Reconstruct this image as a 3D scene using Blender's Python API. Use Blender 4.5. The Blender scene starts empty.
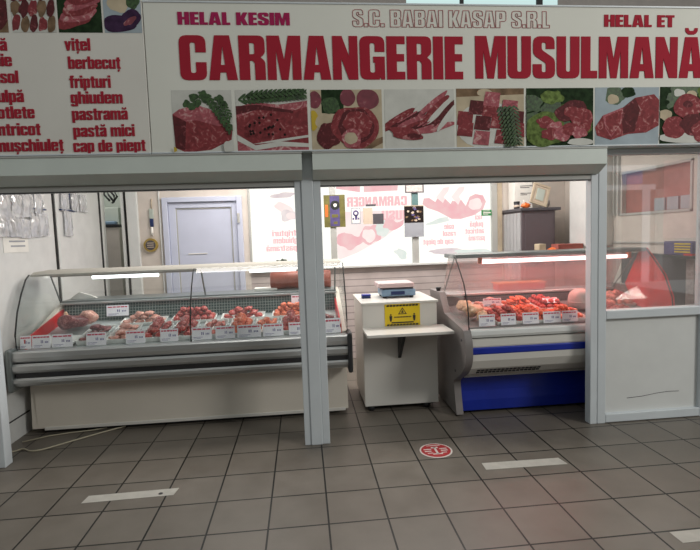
import bpy, bmesh, math, random
from mathutils import Vector, Matrix, noise

S = bpy.context.scene
COL = S.collection
PI = math.pi
rnd = random.Random(7)

# ------------------------------------------------------------------ camera, world, lights, exposure
cam_d = bpy.data.cameras.new('camera')
cam = bpy.data.objects.new('camera', cam_d)
COL.objects.link(cam)
cam_d.sensor_width = 36.0
cam_d.sensor_fit = 'HORIZONTAL'
cam_d.lens = 488.185 / 700 * 36
cam_d.clip_start = 0.05
_r = Vector((0.99463117, -0.09780047, -0.03382158))
_d = Vector((-0.04126978, -0.07516538, -0.9963167))
_f = Vector((0.09489803, 0.99236346, -0.07879803))
cam.matrix_world = Matrix(((_r.x, -_d.x, -_f.x, 0.24698896), (_r.y, -_d.y, -_f.y, -3.55621832),
                           (_r.z, -_d.z, -_f.z, 1.56857206), (0, 0, 0, 1)))
S.camera = cam

S.view_settings.view_transform = 'Standard'
S.view_settings.look = 'None'
S.view_settings.gamma = 1.0
S.view_settings.use_curve_mapping = False
S.view_settings.exposure = 0.0

W = bpy.data.worlds.new('world')
S.world = W
W.use_nodes = True
W.node_tree.nodes['Background'].inputs[0].default_value = (0.95, 1.0, 0.98, 1)
W.node_tree.nodes['Background'].inputs[1].default_value = 0.43


def area(name, loc, target, sx, sy, power, color):
    d = bpy.data.lights.new(name, 'AREA')
    d.shape = 'RECTANGLE'
    d.size = sx
    d.size_y = sy
    d.energy = power
    d.color = color
    o = bpy.data.objects.new(name, d)
    COL.objects.link(o)
    o.location = loc
    o.rotation_euler = (Vector(target) - Vector(loc)).to_track_quat('-Z', 'Y').to_euler()
    return o


area('hall_daylight', (7.4, -5.4, 4.9), (1.8, 0.3, 1.2), 2.0, 2.0, 280, (1.0, 0.98, 0.92))
area('niche_fill', (-2.3, 2.85, 2.75), (-2.3, 3.3, 1.3), 0.3, 0.2, 7, (1.0, 0.95, 0.9))  # added fill that brightens the niche room, no known lamp there
area('stall_fill', (0.9, 1.6, 2.75), (0.9, 1.6, 0), 3.8, 0.9, 105, (1.0, 0.94, 0.88))  # added fill above the stall to brighten its interior, not a known fixture

# ------------------------------------------------------------------ materials
MATS = {}


def mat(name, col, rough=0.5, metal=0.0, var=0.06, scale=6.0, bump=0.0, spec=0.5, stretch=None, coat=0.0, col2=None):
    m = bpy.data.materials.new(name)
    m.use_nodes = True
    nt = m.node_tree
    b = nt.nodes['Principled BSDF']
    b.inputs['Roughness'].default_value = rough
    b.inputs['Metallic'].default_value = metal
    b.inputs['Specular IOR Level'].default_value = spec
    b.inputs['Coat Weight'].default_value = coat
    tc = nt.nodes.new('ShaderNodeTexCoord')
    mp = nt.nodes.new('ShaderNodeMapping')
    if stretch:
        mp.inputs['Scale'].default_value = stretch
    n = nt.nodes.new('ShaderNodeTexNoise')
    n.inputs['Scale'].default_value = scale
    n.inputs['Detail'].default_value = 4
    r = nt.nodes.new('ShaderNodeValToRGB')
    r.color_ramp.elements[0].position = 0.3
    r.color_ramp.elements[1].position = 0.7
    a = [max(0, c * (1 - var)) for c in col]
    c2 = col2 or [min(1, c * (1 + var)) for c in col]
    r.color_ramp.elements[0].color = (*a, 1)
    r.color_ramp.elements[1].color = (*c2, 1)
    L = nt.links.new
    L(tc.outputs['Object'], mp.inputs['Vector'])
    L(mp.outputs[0], n.inputs['Vector'])
    L(n.outputs['Fac'], r.inputs[0])
    L(r.outputs[0], b.inputs['Base Color'])
    if bump:
        bp = nt.nodes.new('ShaderNodeBump')
        bp.inputs['Strength'].default_value = bump
        bp.inputs['Distance'].default_value = 0.01
        L(n.outputs['Fac'], bp.inputs['Height'])
        L(bp.outputs[0], b.inputs['Normal'])
    MATS[name] = m
    return m


def emit(name, col, strength, col2=None, scale=3.0):
    m = bpy.data.materials.new(name)
    m.use_nodes = True
    nt = m.node_tree
    nt.nodes.remove(nt.nodes['Principled BSDF'])
    e = nt.nodes.new('ShaderNodeEmission')
    e.inputs[1].default_value = strength
    e.inputs[0].default_value = (*col, 1)
    if col2:
        tc = nt.nodes.new('ShaderNodeTexCoord')
        n = nt.nodes.new('ShaderNodeTexNoise')
        n.inputs['Scale'].default_value = scale
        r = nt.nodes.new('ShaderNodeValToRGB')
        r.color_ramp.elements[0].position = 0.35
        r.color_ramp.elements[1].position = 0.65
        r.color_ramp.elements[0].color = (*col, 1)
        r.color_ramp.elements[1].color = (*col2, 1)
        nt.links.new(tc.outputs['Object'], n.inputs['Vector'])
        nt.links.new(n.outputs['Fac'], r.inputs[0])
        nt.links.new(r.outputs[0], e.inputs[0])
    nt.links.new(e.outputs[0], nt.nodes['Material Output'].inputs[0])
    MATS[name] = m
    return m


def glass(name, tint, refl=0.08, rough=0.02, milky=0.0, milkcol=(0.9, 0.9, 0.9)):
    """thin pane: clear transmission plus a Fresnel reflection, optionally a little milky"""
    m = bpy.data.materials.new(name)
    m.use_nodes = True
    nt = m.node_tree
    nt.nodes.remove(nt.nodes['Principled BSDF'])
    L = nt.links.new
    t = nt.nodes.new('ShaderNodeBsdfTransparent')
    t.inputs[0].default_value = (*tint, 1)
    g = nt.nodes.new('ShaderNodeBsdfGlossy')
    g.inputs['Roughness'].default_value = rough
    lw = nt.nodes.new('ShaderNodeLayerWeight')
    lw.inputs[0].default_value = 0.5
    fr = nt.nodes.new('ShaderNodeMath')
    fr.operation = 'POWER'
    fr.inputs[1].default_value = 4.5
    L(lw.outputs['Facing'], fr.inputs[0])
    mu = nt.nodes.new('ShaderNodeMath')
    mu.operation = 'MULTIPLY_ADD'
    mu.inputs[1].default_value = 0.3 if 'case' in name else 0.8
    mu.inputs[2].default_value = refl
    mu.use_clamp = True
    L(fr.outputs[0], mu.inputs[0])
    src = t.outputs[0]
    if milky:
        d = nt.nodes.new('ShaderNodeBsdfDiffuse')
        d.inputs[0].default_value = (*milkcol, 1)
        x = nt.nodes.new('ShaderNodeMixShader')
        x.inputs[0].default_value = milky
        L(t.outputs[0], x.inputs[1])
        L(d.outputs[0], x.inputs[2])
        src = x.outputs[0]
    mx = nt.nodes.new('ShaderNodeMixShader')
    L(mu.outputs[0], mx.inputs[0])
    L(src, mx.inputs[1])
    L(g.outputs[0], mx.inputs[2])
    L(mx.outputs[0], nt.nodes['Material Output'].inputs[0])
    MATS[name] = m
    return m


def marble(name, base, fat, amount=0.5, scale=30.0, rough=0.35, emission=0):
    m = bpy.data.materials.new(name)
    m.use_nodes = True
    nt = m.node_tree
    b = nt.nodes['Principled BSDF']
    b.inputs['Roughness'].default_value = rough
    L = nt.links.new
    tc = nt.nodes.new('ShaderNodeTexCoord')
    n = nt.nodes.new('ShaderNodeTexNoise')
    n.inputs['Scale'].default_value = scale
    n.inputs['Detail'].default_value = 5
    n.inputs['Distortion'].default_value = 1.6
    r = nt.nodes.new('ShaderNodeValToRGB')
    e = r.color_ramp.elements
    e[0].position = 0.30
    e[0].color = (*[c * 0.6 for c in base], 1)
    e[1].position = 0.72
    e[1].color = (*fat, 1)
    k = e.new(0.72 - 0.25 * amount)
    k.color = (*base, 1)
    L(tc.outputs['Object'], n.inputs['Vector'])
    L(n.outputs['Fac'], r.inputs[0])
    L(r.outputs[0], b.inputs['Base Color'])
    MATS[name] = m
    return m


def grid_mat(name, face, line, w, h, gap, rough=0.4, metal=0.0, bump=0.0, var=0.08, swap=(0, 1)):
    """rectangular grid in two object axes (tiles, perforated sheet, siding)"""
    m = bpy.data.materials.new(name)
    m.use_nodes = True
    nt = m.node_tree
    b = nt.nodes['Principled BSDF']
    b.inputs['Metallic'].default_value = metal
    b.inputs['Specular IOR Level'].default_value = 0.28
    L = nt.links.new
    tc = nt.nodes.new('ShaderNodeTexCoord')
    sp = nt.nodes.new('ShaderNodeSeparateXYZ')
    cb = nt.nodes.new('ShaderNodeCombineXYZ')
    L(tc.outputs['Object'], sp.inputs[0])
    L(sp.outputs[swap[0]], cb.inputs[0])
    L(sp.outputs[swap[1]], cb.inputs[1])
    br = nt.nodes.new('ShaderNodeTexBrick')
    br.offset = 0
    br.squash = 1
    br.inputs['Scale'].default_value = 1
    br.inputs['Mortar Size'].default_value = gap
    br.inputs['Mortar Smooth'].default_value = 0.1
    br.inputs['Brick Width'].default_value = w
    br.inputs['Row Height'].default_value = h
    br.inputs['Color1'].default_value = (*[c * (1 - var) for c in face], 1)
    br.inputs['Color2'].default_value = (*[c * (1 + var) for c in face], 1)
    br.inputs['Mortar'].default_value = (*line, 1)
    L(cb.outputs[0], br.inputs['Vector'])
    n = nt.nodes.new('ShaderNodeTexNoise')
    n.inputs['Scale'].default_value = 5
    n.inputs['Detail'].default_value = 6
    L(tc.outputs['Object'], n.inputs['Vector'])
    mx = nt.nodes.new('ShaderNodeMix')
    mx.data_type = 'RGBA'
    mx.blend_type = 'MULTIPLY'
    mx.inputs['Factor'].default_value = 0.5
    L(br.outputs['Color'], mx.inputs['A'])
    rp = nt.nodes.new('ShaderNodeValToRGB')
    rp.color_ramp.elements[0].position = 0.3
    rp.color_ramp.elements[0].color = (0.7, 0.68, 0.66, 1)
    rp.color_ramp.elements[1].position = 0.75
    rp.color_ramp.elements[1].color = (1.15, 1.15, 1.15, 1)
    L(n.outputs['Fac'], rp.inputs[0])
    L(rp.outputs[0], mx.inputs['B'])
    L(mx.outputs['Result'], b.inputs['Base Color'])
    ma = nt.nodes.new('ShaderNodeMath')
    ma.operation = 'MULTIPLY_ADD'
    ma.inputs[1].default_value = 0.25
    ma.inputs[2].default_value = rough - 0.1
    L(n.outputs['Fac'], ma.inputs[0])
    L(ma.outputs[0], b.inputs['Roughness'])
    if bump:
        bp = nt.nodes.new('ShaderNodeBump')
        bp.invert = True
        bp.inputs['Strength'].default_value = bump
        bp.inputs['Distance'].default_value = 0.003
        L(br.outputs['Fac'], bp.inputs['Height'])
        L(bp.outputs[0], b.inputs['Normal'])
    MATS[name] = m
    return m


grid_mat('floor_tile', (0.158, 0.138, 0.116), (0.006, 0.005, 0.004), 0.33, 0.33, 0.0055, rough=0.36, bump=0.5)
mat('wall_paint', (0.62, 0.56, 0.51), 0.6)
mat('white_panel', (0.66, 0.66, 0.65), 0.3)
grid_mat('siding', (0.55, 0.48, 0.47), (0.30, 0.26, 0.26), 9.0, 0.085, 0.006, rough=0.5, swap=(0, 2), var=0.02)
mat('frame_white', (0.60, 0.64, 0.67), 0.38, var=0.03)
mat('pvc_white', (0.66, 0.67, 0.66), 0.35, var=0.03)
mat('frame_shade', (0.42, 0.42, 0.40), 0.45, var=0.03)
mat('shutter_box', (0.60, 0.65, 0.61), 0.45, var=0.03)
mat('door_white', (0.55, 0.58, 0.71), 0.3, var=0.03)
mat('black_seam', (0.015, 0.015, 0.015), 0.6)
mat('black_plastic', (0.02, 0.02, 0.022), 0.4)
mat('dark_grey', (0.07, 0.065, 0.075), 0.5)
mat('steel', (0.52, 0.53, 0.53), 0.32, 0.75, stretch=(1, 40, 40))
mat('steel_dark', (0.22, 0.24, 0.24), 0.35, 0.7)
mat('counter_white', (0.62, 0.57, 0.50), 0.45, var=0.04, scale=2)
mat('counter_ivory', (0.62, 0.60, 0.56), 0.35, var=0.03, scale=2)
mat('kiosk_white', (0.66, 0.64, 0.60), 0.28, var=0.03, scale=2)
mat('blue', (0.008, 0.025, 0.30), 0.3, var=0.1)
mat('red_panel', (0.55, 0.015, 0.02), 0.35, var=0.15)
mat('banner_film', (0.72, 0.72, 0.66), 0.8, spec=0.12, var=0.03, scale=1.5)
mat('menu_film', (0.70, 0.68, 0.63), 0.8, spec=0.12, var=0.04, scale=1.5)
mat('sign_red', (0.36, 0.022, 0.04), 0.8, spec=0.12, var=0.05)
mat('sign_outline', (0.46, 0.20, 0.20), 0.8, spec=0.12, var=0.05)
mat('canopy_beige', (0.44, 0.42, 0.38), 0.85, spec=0.05, var=0.03)
mat('end_grey', (0.20, 0.18, 0.175), 0.5, var=0.05)
mat('sign_crimson', (0.36, 0.02, 0.09), 0.8, spec=0.12, var=0.05)
mat('tag_white', (0.88, 0.87, 0.93), 0.35, var=0.03)
mat('tag_red', (0.55, 0.02, 0.08), 0.4)
mat('tag_blue', (0.12, 0.11, 0.30), 0.4)
mat('deck_steel', (0.34, 0.37, 0.37), 0.4)
mat('deck_grey', (0.20, 0.18, 0.18), 0.45)
mat('teal', (0.10, 0.19, 0.19), 0.5)
mat('tray_white', (0.78, 0.80, 0.78), 0.3)
mat('tape_white', (0.42, 0.40, 0.36), 0.5, var=0.1, scale=12)
mat('sticker_red', (0.38, 0.02, 0.025), 0.4)
mat('sticker_white', (0.6, 0.55, 0.52), 0.4)
mat('yellow', (0.72, 0.52, 0.015), 0.4, var=0.04)
mat('scale_blue', (0.20, 0.30, 0.42), 0.4)
mat('scale_pink', (0.62, 0.47, 0.47), 0.25)
mat('navy', (0.015, 0.03, 0.11), 0.35)
mat('cable', (0.42, 0.38, 0.28), 0.5)
mat('ring_yellow', (0.36, 0.25, 0.06), 0.4)
mat('wood_frame', (0.46, 0.38, 0.28), 0.5, var=0.2)
mat('paper', (0.80, 0.78, 0.74), 0.6)
mat('paper_beige', (0.55, 0.45, 0.36), 0.6)
mat('paper_grey', (0.33, 0.34, 0.38), 0.6)
mat('olive', (0.14, 0.125, 0.03), 0.5, var=0.25, scale=14)
mat('violet', (0.085, 0.065, 0.19), 0.5, var=0.25, scale=14)
mat('orange', (0.75, 0.16, 0.03), 0.4, var=0.2)
mat('green', (0.02, 0.22, 0.06), 0.5)
mat('leaf', (0.035, 0.075, 0.022), 0.6, var=0.6, scale=50)
mat('locker_lit', (0.36, 0.36, 0.37), 0.45)  # side face of the locker, light falling on it put into the colour
mat('locker_dark', (0.105, 0.085, 0.095), 0.5)  # locker front darkened for shade; also colours the wall plate
mat('brick_red', (0.34, 0.10, 0.08), 0.55, var=0.2)
mat('box_green', (0.45, 0.50, 0.45), 0.5)
mat('lining_grey', (0.55, 0.50, 0.48), 0.7, var=0.2, scale=30)
mat('roll_red', (0.30, 0.075, 0.05), 0.45, var=0.25, scale=9)
mat('grey_tub', (0.45, 0.43, 0.41), 0.45)
grid_mat('grille', (0.020, 0.045, 0.042), (0.24, 0.27, 0.25), 0.026, 0.026, 0.0026, rough=0.4, swap=(0, 2))
grid_mat('grille_fine', (0.05, 0.045, 0.05), (0.13, 0.10, 0.10), 0.02, 0.02, 0.002, rough=0.4, swap=(0, 2))
marble('meat_red', (0.40, 0.030, 0.025), (0.75, 0.42, 0.34), 0.8, 42)
marble('meat_dark', (0.17, 0.014, 0.018), (0.50, 0.22, 0.20), 0.8, 42)
marble('meat_pale', (0.62, 0.27, 0.21), (0.85, 0.66, 0.54), 0.8, 42)
marble('meat_orange', (0.70, 0.13, 0.05), (0.90, 0.45, 0.25), 0.8, 42)
marble('meat_mince', (0.50, 0.09, 0.06), (0.80, 0.45, 0.35), 0.7, 55)
marble('chicken', (0.80, 0.46, 0.28), (0.88, 0.70, 0.55), 0.7, 14)
marble('pic_red', (0.25, 0.035, 0.042), (0.50, 0.25, 0.24), 0.6, 20, 0.85)
marble('pic_dark', (0.11, 0.014, 0.018), (0.30, 0.09, 0.10), 0.5, 22, 0.85)
marble('pic_pink', (0.40, 0.10, 0.12), (0.62, 0.42, 0.40), 0.7, 20, 0.85)
marble('pic_onion', (0.22, 0.04, 0.06), (0.48, 0.25, 0.24), 0.4, 10, 0.5)
mat('pic_white', (0.58, 0.58, 0.54), 0.8, spec=0.1, var=0.08, scale=9)
mat('pic_cream', (0.50, 0.42, 0.30), 0.8, spec=0.1, var=0.15, scale=9)
mat('pic_bluewhite', (0.36, 0.42, 0.46), 0.8, spec=0.1, var=0.12, scale=6)
mat('pic_brown', (0.20, 0.13, 0.08), 0.8, spec=0.1, var=0.4, scale=15)
mat('pic_lettuce', (0.12, 0.17, 0.05), 0.8, spec=0.1, var=0.6, scale=28)
mat('pic_darkgreen', (0.018, 0.035, 0.015), 0.8, spec=0.1, var=0.5, scale=20)
mat('pic_yellow', (0.50, 0.36, 0.05), 0.8, spec=0.1, var=0.1)
mat('pic_black', (0.02, 0.014, 0.014), 0.8, spec=0.1)
mat('pic_purple', (0.05, 0.025, 0.06), 0.8, spec=0.1, var=0.4, scale=18)
mat('tap_green', (0.02, 0.04, 0.02), 0.4)
mat('hall_wall', (0.30, 0.27, 0.25), 0.7)
glass('pane', (0.96, 0.98, 0.97), 0.10)
glass('window_pane', (0.98, 0.98, 0.97), 0.13, milky=0.10, milkcol=(0.7, 0.68, 0.66))
glass('case_glass', (0.985, 0.995, 0.99), 0.045, milky=0.015)
glass('screen_glass', (0.95, 0.92, 0.92), 0.06, 0.2, milky=0.28, milkcol=(0.8, 0.7, 0.7))  # pinkish milk stands in for the tube's reflection in the glass
glass('bag_film', (0.93, 0.94, 0.96), 0.28, 0.15, milky=0.42, milkcol=(0.95, 0.95, 0.97))
emit('film_white', (1.0, 1.0, 0.93), 1.12)  # film and its print emit in place of daylight shining through them
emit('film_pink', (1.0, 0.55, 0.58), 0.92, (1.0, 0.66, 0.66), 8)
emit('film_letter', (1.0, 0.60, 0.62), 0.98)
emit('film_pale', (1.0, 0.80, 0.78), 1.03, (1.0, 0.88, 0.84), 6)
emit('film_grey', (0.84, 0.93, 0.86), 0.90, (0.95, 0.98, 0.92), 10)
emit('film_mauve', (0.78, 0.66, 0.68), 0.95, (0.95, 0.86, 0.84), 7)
emit('tube_white', (0.93, 1.0, 1.0), 3.0)
emit('tube_pink', (1.0, 0.62, 0.62), 4.0)
emit('glow_blue', (0.05, 0.22, 0.55), 0.9)  # shop front glow is added so its reflections show in the pane
emit('glow_white', (0.95, 0.97, 1.0), 0.75)
emit('lit_cyan', (0.75, 1.0, 0.98), 0.8)
emit('glow_pink', (0.9, 0.45, 0.45), 0.7, (0.5, 0.2, 0.2), 2)

# ------------------------------------------------------------------ mesh helpers
ORG = {}


def quatx(a, b):
    return (Vector(b) - Vector(a)).to_track_quat('Z', 'Y').to_matrix().to_4x4()


class MB:
    """collects shapes in world coordinates, build() links them as one mesh object"""

    def __init__(self):
        self.bm = bmesh.new()
        self.mi = 0

    def _tag(self, faces):
        for f in faces:
            f.material_index = self.mi

    def box(self, x0, x1, y0, y1, z0, z1, bev=0.0, rot=None):
        c = Vector(((x0 + x1) / 2, (y0 + y1) / 2, (z0 + z1) / 2))
        b2 = bmesh.new()
        bmesh.ops.create_cube(b2, size=1, matrix=Matrix.Diagonal((x1 - x0, y1 - y0, z1 - z0, 1)))
        if bev:
            bmesh.ops.bevel(b2, geom=b2.edges[:], offset=bev, segments=2, profile=0.5, affect='EDGES')
        m = Matrix.Translation(c)
        if rot:
            m = m @ rot
        b2.transform(m)
        self._join(b2)
        return self

    def _join(self, b2):
        mp = {}
        for v in b2.verts:
            mp[v] = self.bm.verts.new(v.co)
        for f in b2.faces:
            try:
                nf = self.bm.faces.new([mp[v] for v in f.verts])
                nf.material_index = self.mi
                nf.smooth = f.smooth
            except ValueError:
                pass
        b2.free()

    def prism(self, pts, a0, a1, axis='X', smooth=False):
        """closed profile extruded along an axis; X: pts are (y,z), Y: (x,z), Z: (x,y)"""
        def P(p, a):
            return {'X': (a, p[0], p[1]), 'Y': (p[0], a, p[1]), 'Z': (p[0], p[1], a)}[axis]
        v0 = [self.bm.verts.new(P(p, a0)) for p in pts]
        v1 = [self.bm.verts.new(P(p, a1)) for p in pts]
        n = len(pts)
        fs = [self.bm.faces.new(v0), self.bm.faces.new(v1[::-1])]
        for i in range(n):
            f = self.bm.faces.new((v0[i], v1[i], v1[(i + 1) % n], v0[(i + 1) % n]))
            f.smooth = smooth
            fs.append(f)
        self._tag(fs)
        return self

    def ribbon(self, pts, a0, a1, th, axis='X'):
        """open profile given thickness, extruded"""
        up = []
        for i, p in enumerate(pts):
            q0 = Vector(pts[max(i - 1, 0)])
            q1 = Vector(pts[min(i + 1, len(pts) - 1)])
            t = (q1 - q0).normalized()
            up.append((p[0] - t.y * th, p[1] + t.x * th))
        return self.prism(list(pts) + up[::-1], a0, a1, axis)

    def tube(self, path, r, seg=8):
        path = [Vector(p) for p in path]
        rings = []
        for i, p in enumerate(path):
            t = (path[min(i + 1, len(path) - 1)] - path[max(i - 1, 0)]).normalized()
            u = t.cross(Vector((0, 0, 1)))
            if u.length < 1e-3:
                u = t.cross(Vector((1, 0, 0)))
            u.normalize()
            v = t.cross(u)
            rr = r[i] if isinstance(r, (list, tuple)) else r
            rings.append([self.bm.verts.new(p + (u * math.cos(a) + v * math.sin(a)) * rr)
                          for a in [2 * PI * k / seg for k in range(seg)]])
        fs = [self.bm.faces.new(rings[0][::-1]), self.bm.faces.new(rings[-1])]
        for a, b in zip(rings, rings[1:]):
            for k in range(seg):
                f = self.bm.faces.new((a[k], a[(k + 1) % seg], b[(k + 1) % seg], b[k]))
                f.smooth = True
                fs.append(f)
        self._tag(fs)
        return self

    def cyl(self, a, b, r0, r1=None, seg=20):
        return self.tube([a, b], [r0, r0 if r1 is None else r1], seg)

    def poly(self, pts, mi=None):
        f = self.bm.faces.new([self.bm.verts.new(p) for p in pts])
        f.material_index = self.mi if mi is None else mi
        return self

    def slab(self, pts, th, nrm):
        """flat polygon of 3-D points given thickness along nrm"""
        n = Vector(nrm) * th
        v0 = [self.bm.verts.new(Vector(p)) for p in pts]
        v1 = [self.bm.verts.new(Vector(p) + n) for p in pts]
        k = len(pts)
        fs = [self.bm.faces.new(v0[::-1]), self.bm.faces.new(v1)]
        for i in range(k):
            fs.append(self.bm.faces.new((v0[i], v0[(i + 1) % k], v1[(i + 1) % k], v1[i])))
        self._tag(fs)
        return self

    def blob(self, c, rad, seed=0, amp=0.25, sub=2, freq=1.6):
        b2 = bmesh.new()
        bmesh.ops.create_icosphere(b2, subdivisions=sub, radius=1)
        for v in b2.verts:
            d = 1 + amp * noise.noise(v.co * freq + Vector((seed * 3.1, seed * 1.7, seed)))
            v.co = Vector((v.co.x * rad[0] * d, v.co.y * rad[1] * d, v.co.z * rad[2] * d)) + Vector(c)
        for f in b2.faces:
            f.smooth = True
        self._join(b2)
        return self

    def build(self, name, mats, parent=None, org=None, label=None):
        if isinstance(mats, str):
            mats = [mats]
        bmesh.ops.recalc_face_normals(self.bm, faces=self.bm.faces[:])
        o3 = ORG[parent.name] if parent else Vector(org or (0, 0, 0))
        bmesh.ops.translate(self.bm, verts=self.bm.verts[:], vec=-o3)
        me = bpy.data.meshes.new(name)
        self.bm.to_mesh(me)
        self.bm.free()
        for m in mats:
            me.materials.append(MATS[m])
        return link(name, me, parent, o3, label)


def link(name, me, parent=None, o3=None, label=None):
    o = bpy.data.objects.new(name, me)
    COL.objects.link(o)
    if parent:
        o.parent = parent
        ORG[o.name] = ORG[parent.name]
    else:
        o.location = o3
        ORG[o.name] = Vector(o3)
    if label:
        o['label'] = label
    return o


def thing(name, label, cat, loc, group=None):
    o = bpy.data.objects.new(name, None)
    COL.objects.link(o)
    o.empty_display_size = 0.1
    o.location = loc
    ORG[o.name] = Vector(loc)
    return tag(o, label, cat, group)


def tag(o, label, cat, group=None):
    o['label'] = label
    o['category'] = cat
    if group:
        o['group'] = group
    return o


def struct(o):
    o['kind'] = 'structure'
    return o


# ------------------------------------------------------------------ block letters (outlines on a unit height)
s_ = .24
GL = {
    'C': (.58, [[(0, 0, .17), (.58, 0, .17), (.58, .40), (.35, .40), (.35, .16, .05), (.235, .16, .05), (.235, .84, .05), (.35, .84, .05), (.35, .62), (.58, .62), (.58, 1, .17), (0, 1, .17)]]),
    'A': (.63, [[(0, 0), (.23, 0), (.25, .17), (.38, .17), (.40, 0), (.63, 0), (.48, 1), (.15, 1)], [(.27, .34), (.36, .34), (.315, .76)]]),
    'R': (.58, [[(0, 0), (.235, 0), (.235, .43), (.30, .43), (.345, .38, .03), (.345, 0), (.58, 0), (.58, .42, .08), (.48, .51), (.58, .60, .06), (.58, 1, .15), (0, 1)], [(.235, .58), (.345, .58, .04), (.345, .83, .04), (.235, .83)]]),
    'M': (.76, [[(0, 0), (.2, 0), (.2, .66), (.30, 0), (.46, 0), (.56, .66), (.56, 0), (.76, 0), (.76, 1), (.48, 1), (.38, .46), (.28, 1), (0, 1)]]),
    'N': (.58, [[(0, 0), (.2, 0), (.2, .48), (.36, 0), (.58, 0), (.58, 1), (.38, 1), (.38, .54), (.22, 1), (0, 1)]]),
    'G': (.58, [[(0, 0, .17), (.45, 0), (.47, .06), (.49, 0), (.58, 0), (.58, .53), (.31, .53), (.31, .39), (.35, .39), (.35, .16, .05), (.235, .16, .05), (.235, .84, .05), (.35, .84, .05), (.35, .64), (.58, .64), (.58, 1, .17), (0, 1, .17)]]),
    'E': (.43, [[(0, 0), (.43, 0), (.43, .18), (.235, .18), (.235, .42), (.41, .42), (.41, .59), (.235, .59), (.235, .82), (.43, .82), (.43, 1), (0, 1)]]),
    'I': (.235, [[(0, 0), (.235, 0), (.235, 1), (0, 1)]]),
    'U': (.58, [[(0, 0, .17), (.58, 0, .17), (.58, 1), (.345, 1), (.345, .16, .05), (.235, .16, .05), (.235, 1), (0, 1)]]),
    'S': (.56, [[(0, 0, .17), (.56, 0, .17), (.56, .46, .10), (.225, .68, .05), (.225, .85, .04), (.33, .85, .04), (.33, .70), (.55, .70), (.55, 1, .17), (.01, 1, .17), (.01, .56, .10), (.33, .36, .05), (.33, .15, .04), (.225, .15, .04), (.225, .34), (0, .34)]]),
    'L': (.41, [[(0, 0), (.41, 0), (.41, .18), (.235, .18), (.235, 1), (0, 1)]]),
    'H': (.58, [[(0, 0), (.235, 0), (.235, .42), (.345, .42), (.345, 0), (.58, 0), (.58, 1), (.345, 1), (.345, .6), (.235, .6), (.235, 1), (0, 1)]]),
    'K': (.59, [[(0, 0), (.235, 0), (.235, .34), (.36, 0), (.60, 0), (.43, .53), (.59, 1), (.36, 1), (.235, .66), (.235, 1), (0, 1)]]),
    'T': (.49, [[(.127, 0), (.362, 0), (.362, .82), (.49, .82), (.49, 1), (0, 1), (0, .82), (.127, .82)]]),
    'B': (.58, [[(0, 0), (.58, 0, .15), (.58, .46, .06), (.50, .52), (.58, .58, .06), (.58, 1, .15), (0, 1)], [(.235, .16), (.345, .16, .04), (.345, .43, .04), (.235, .43)], [(.235, .6), (.345, .6, .04), (.345, .84, .04), (.235, .84)]]),
    'P': (.57, [[(0, 0), (.235, 0), (.235, .38), (.57, .38, .15), (.57, 1, .15), (0, 1)], [(.235, .55), (.34, .55, .04), (.34, .84, .04), (.235, .84)]]),
    '.': (.2, [[(0, 0), (.2, 0), (.2, .2), (0, .2)]]),
    ' ': (.22, []),
}
GL['\u0102'] = (.63, GL['A'][1] + [[(.15, 1.22), (.15, 1.14, .03), (.22, 1.06, .05), (.41, 1.06, .05), (.48, 1.14, .03), (.48, 1.22), (.40, 1.22), (.37, 1.15), (.26, 1.15), (.23, 1.22)]])


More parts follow.
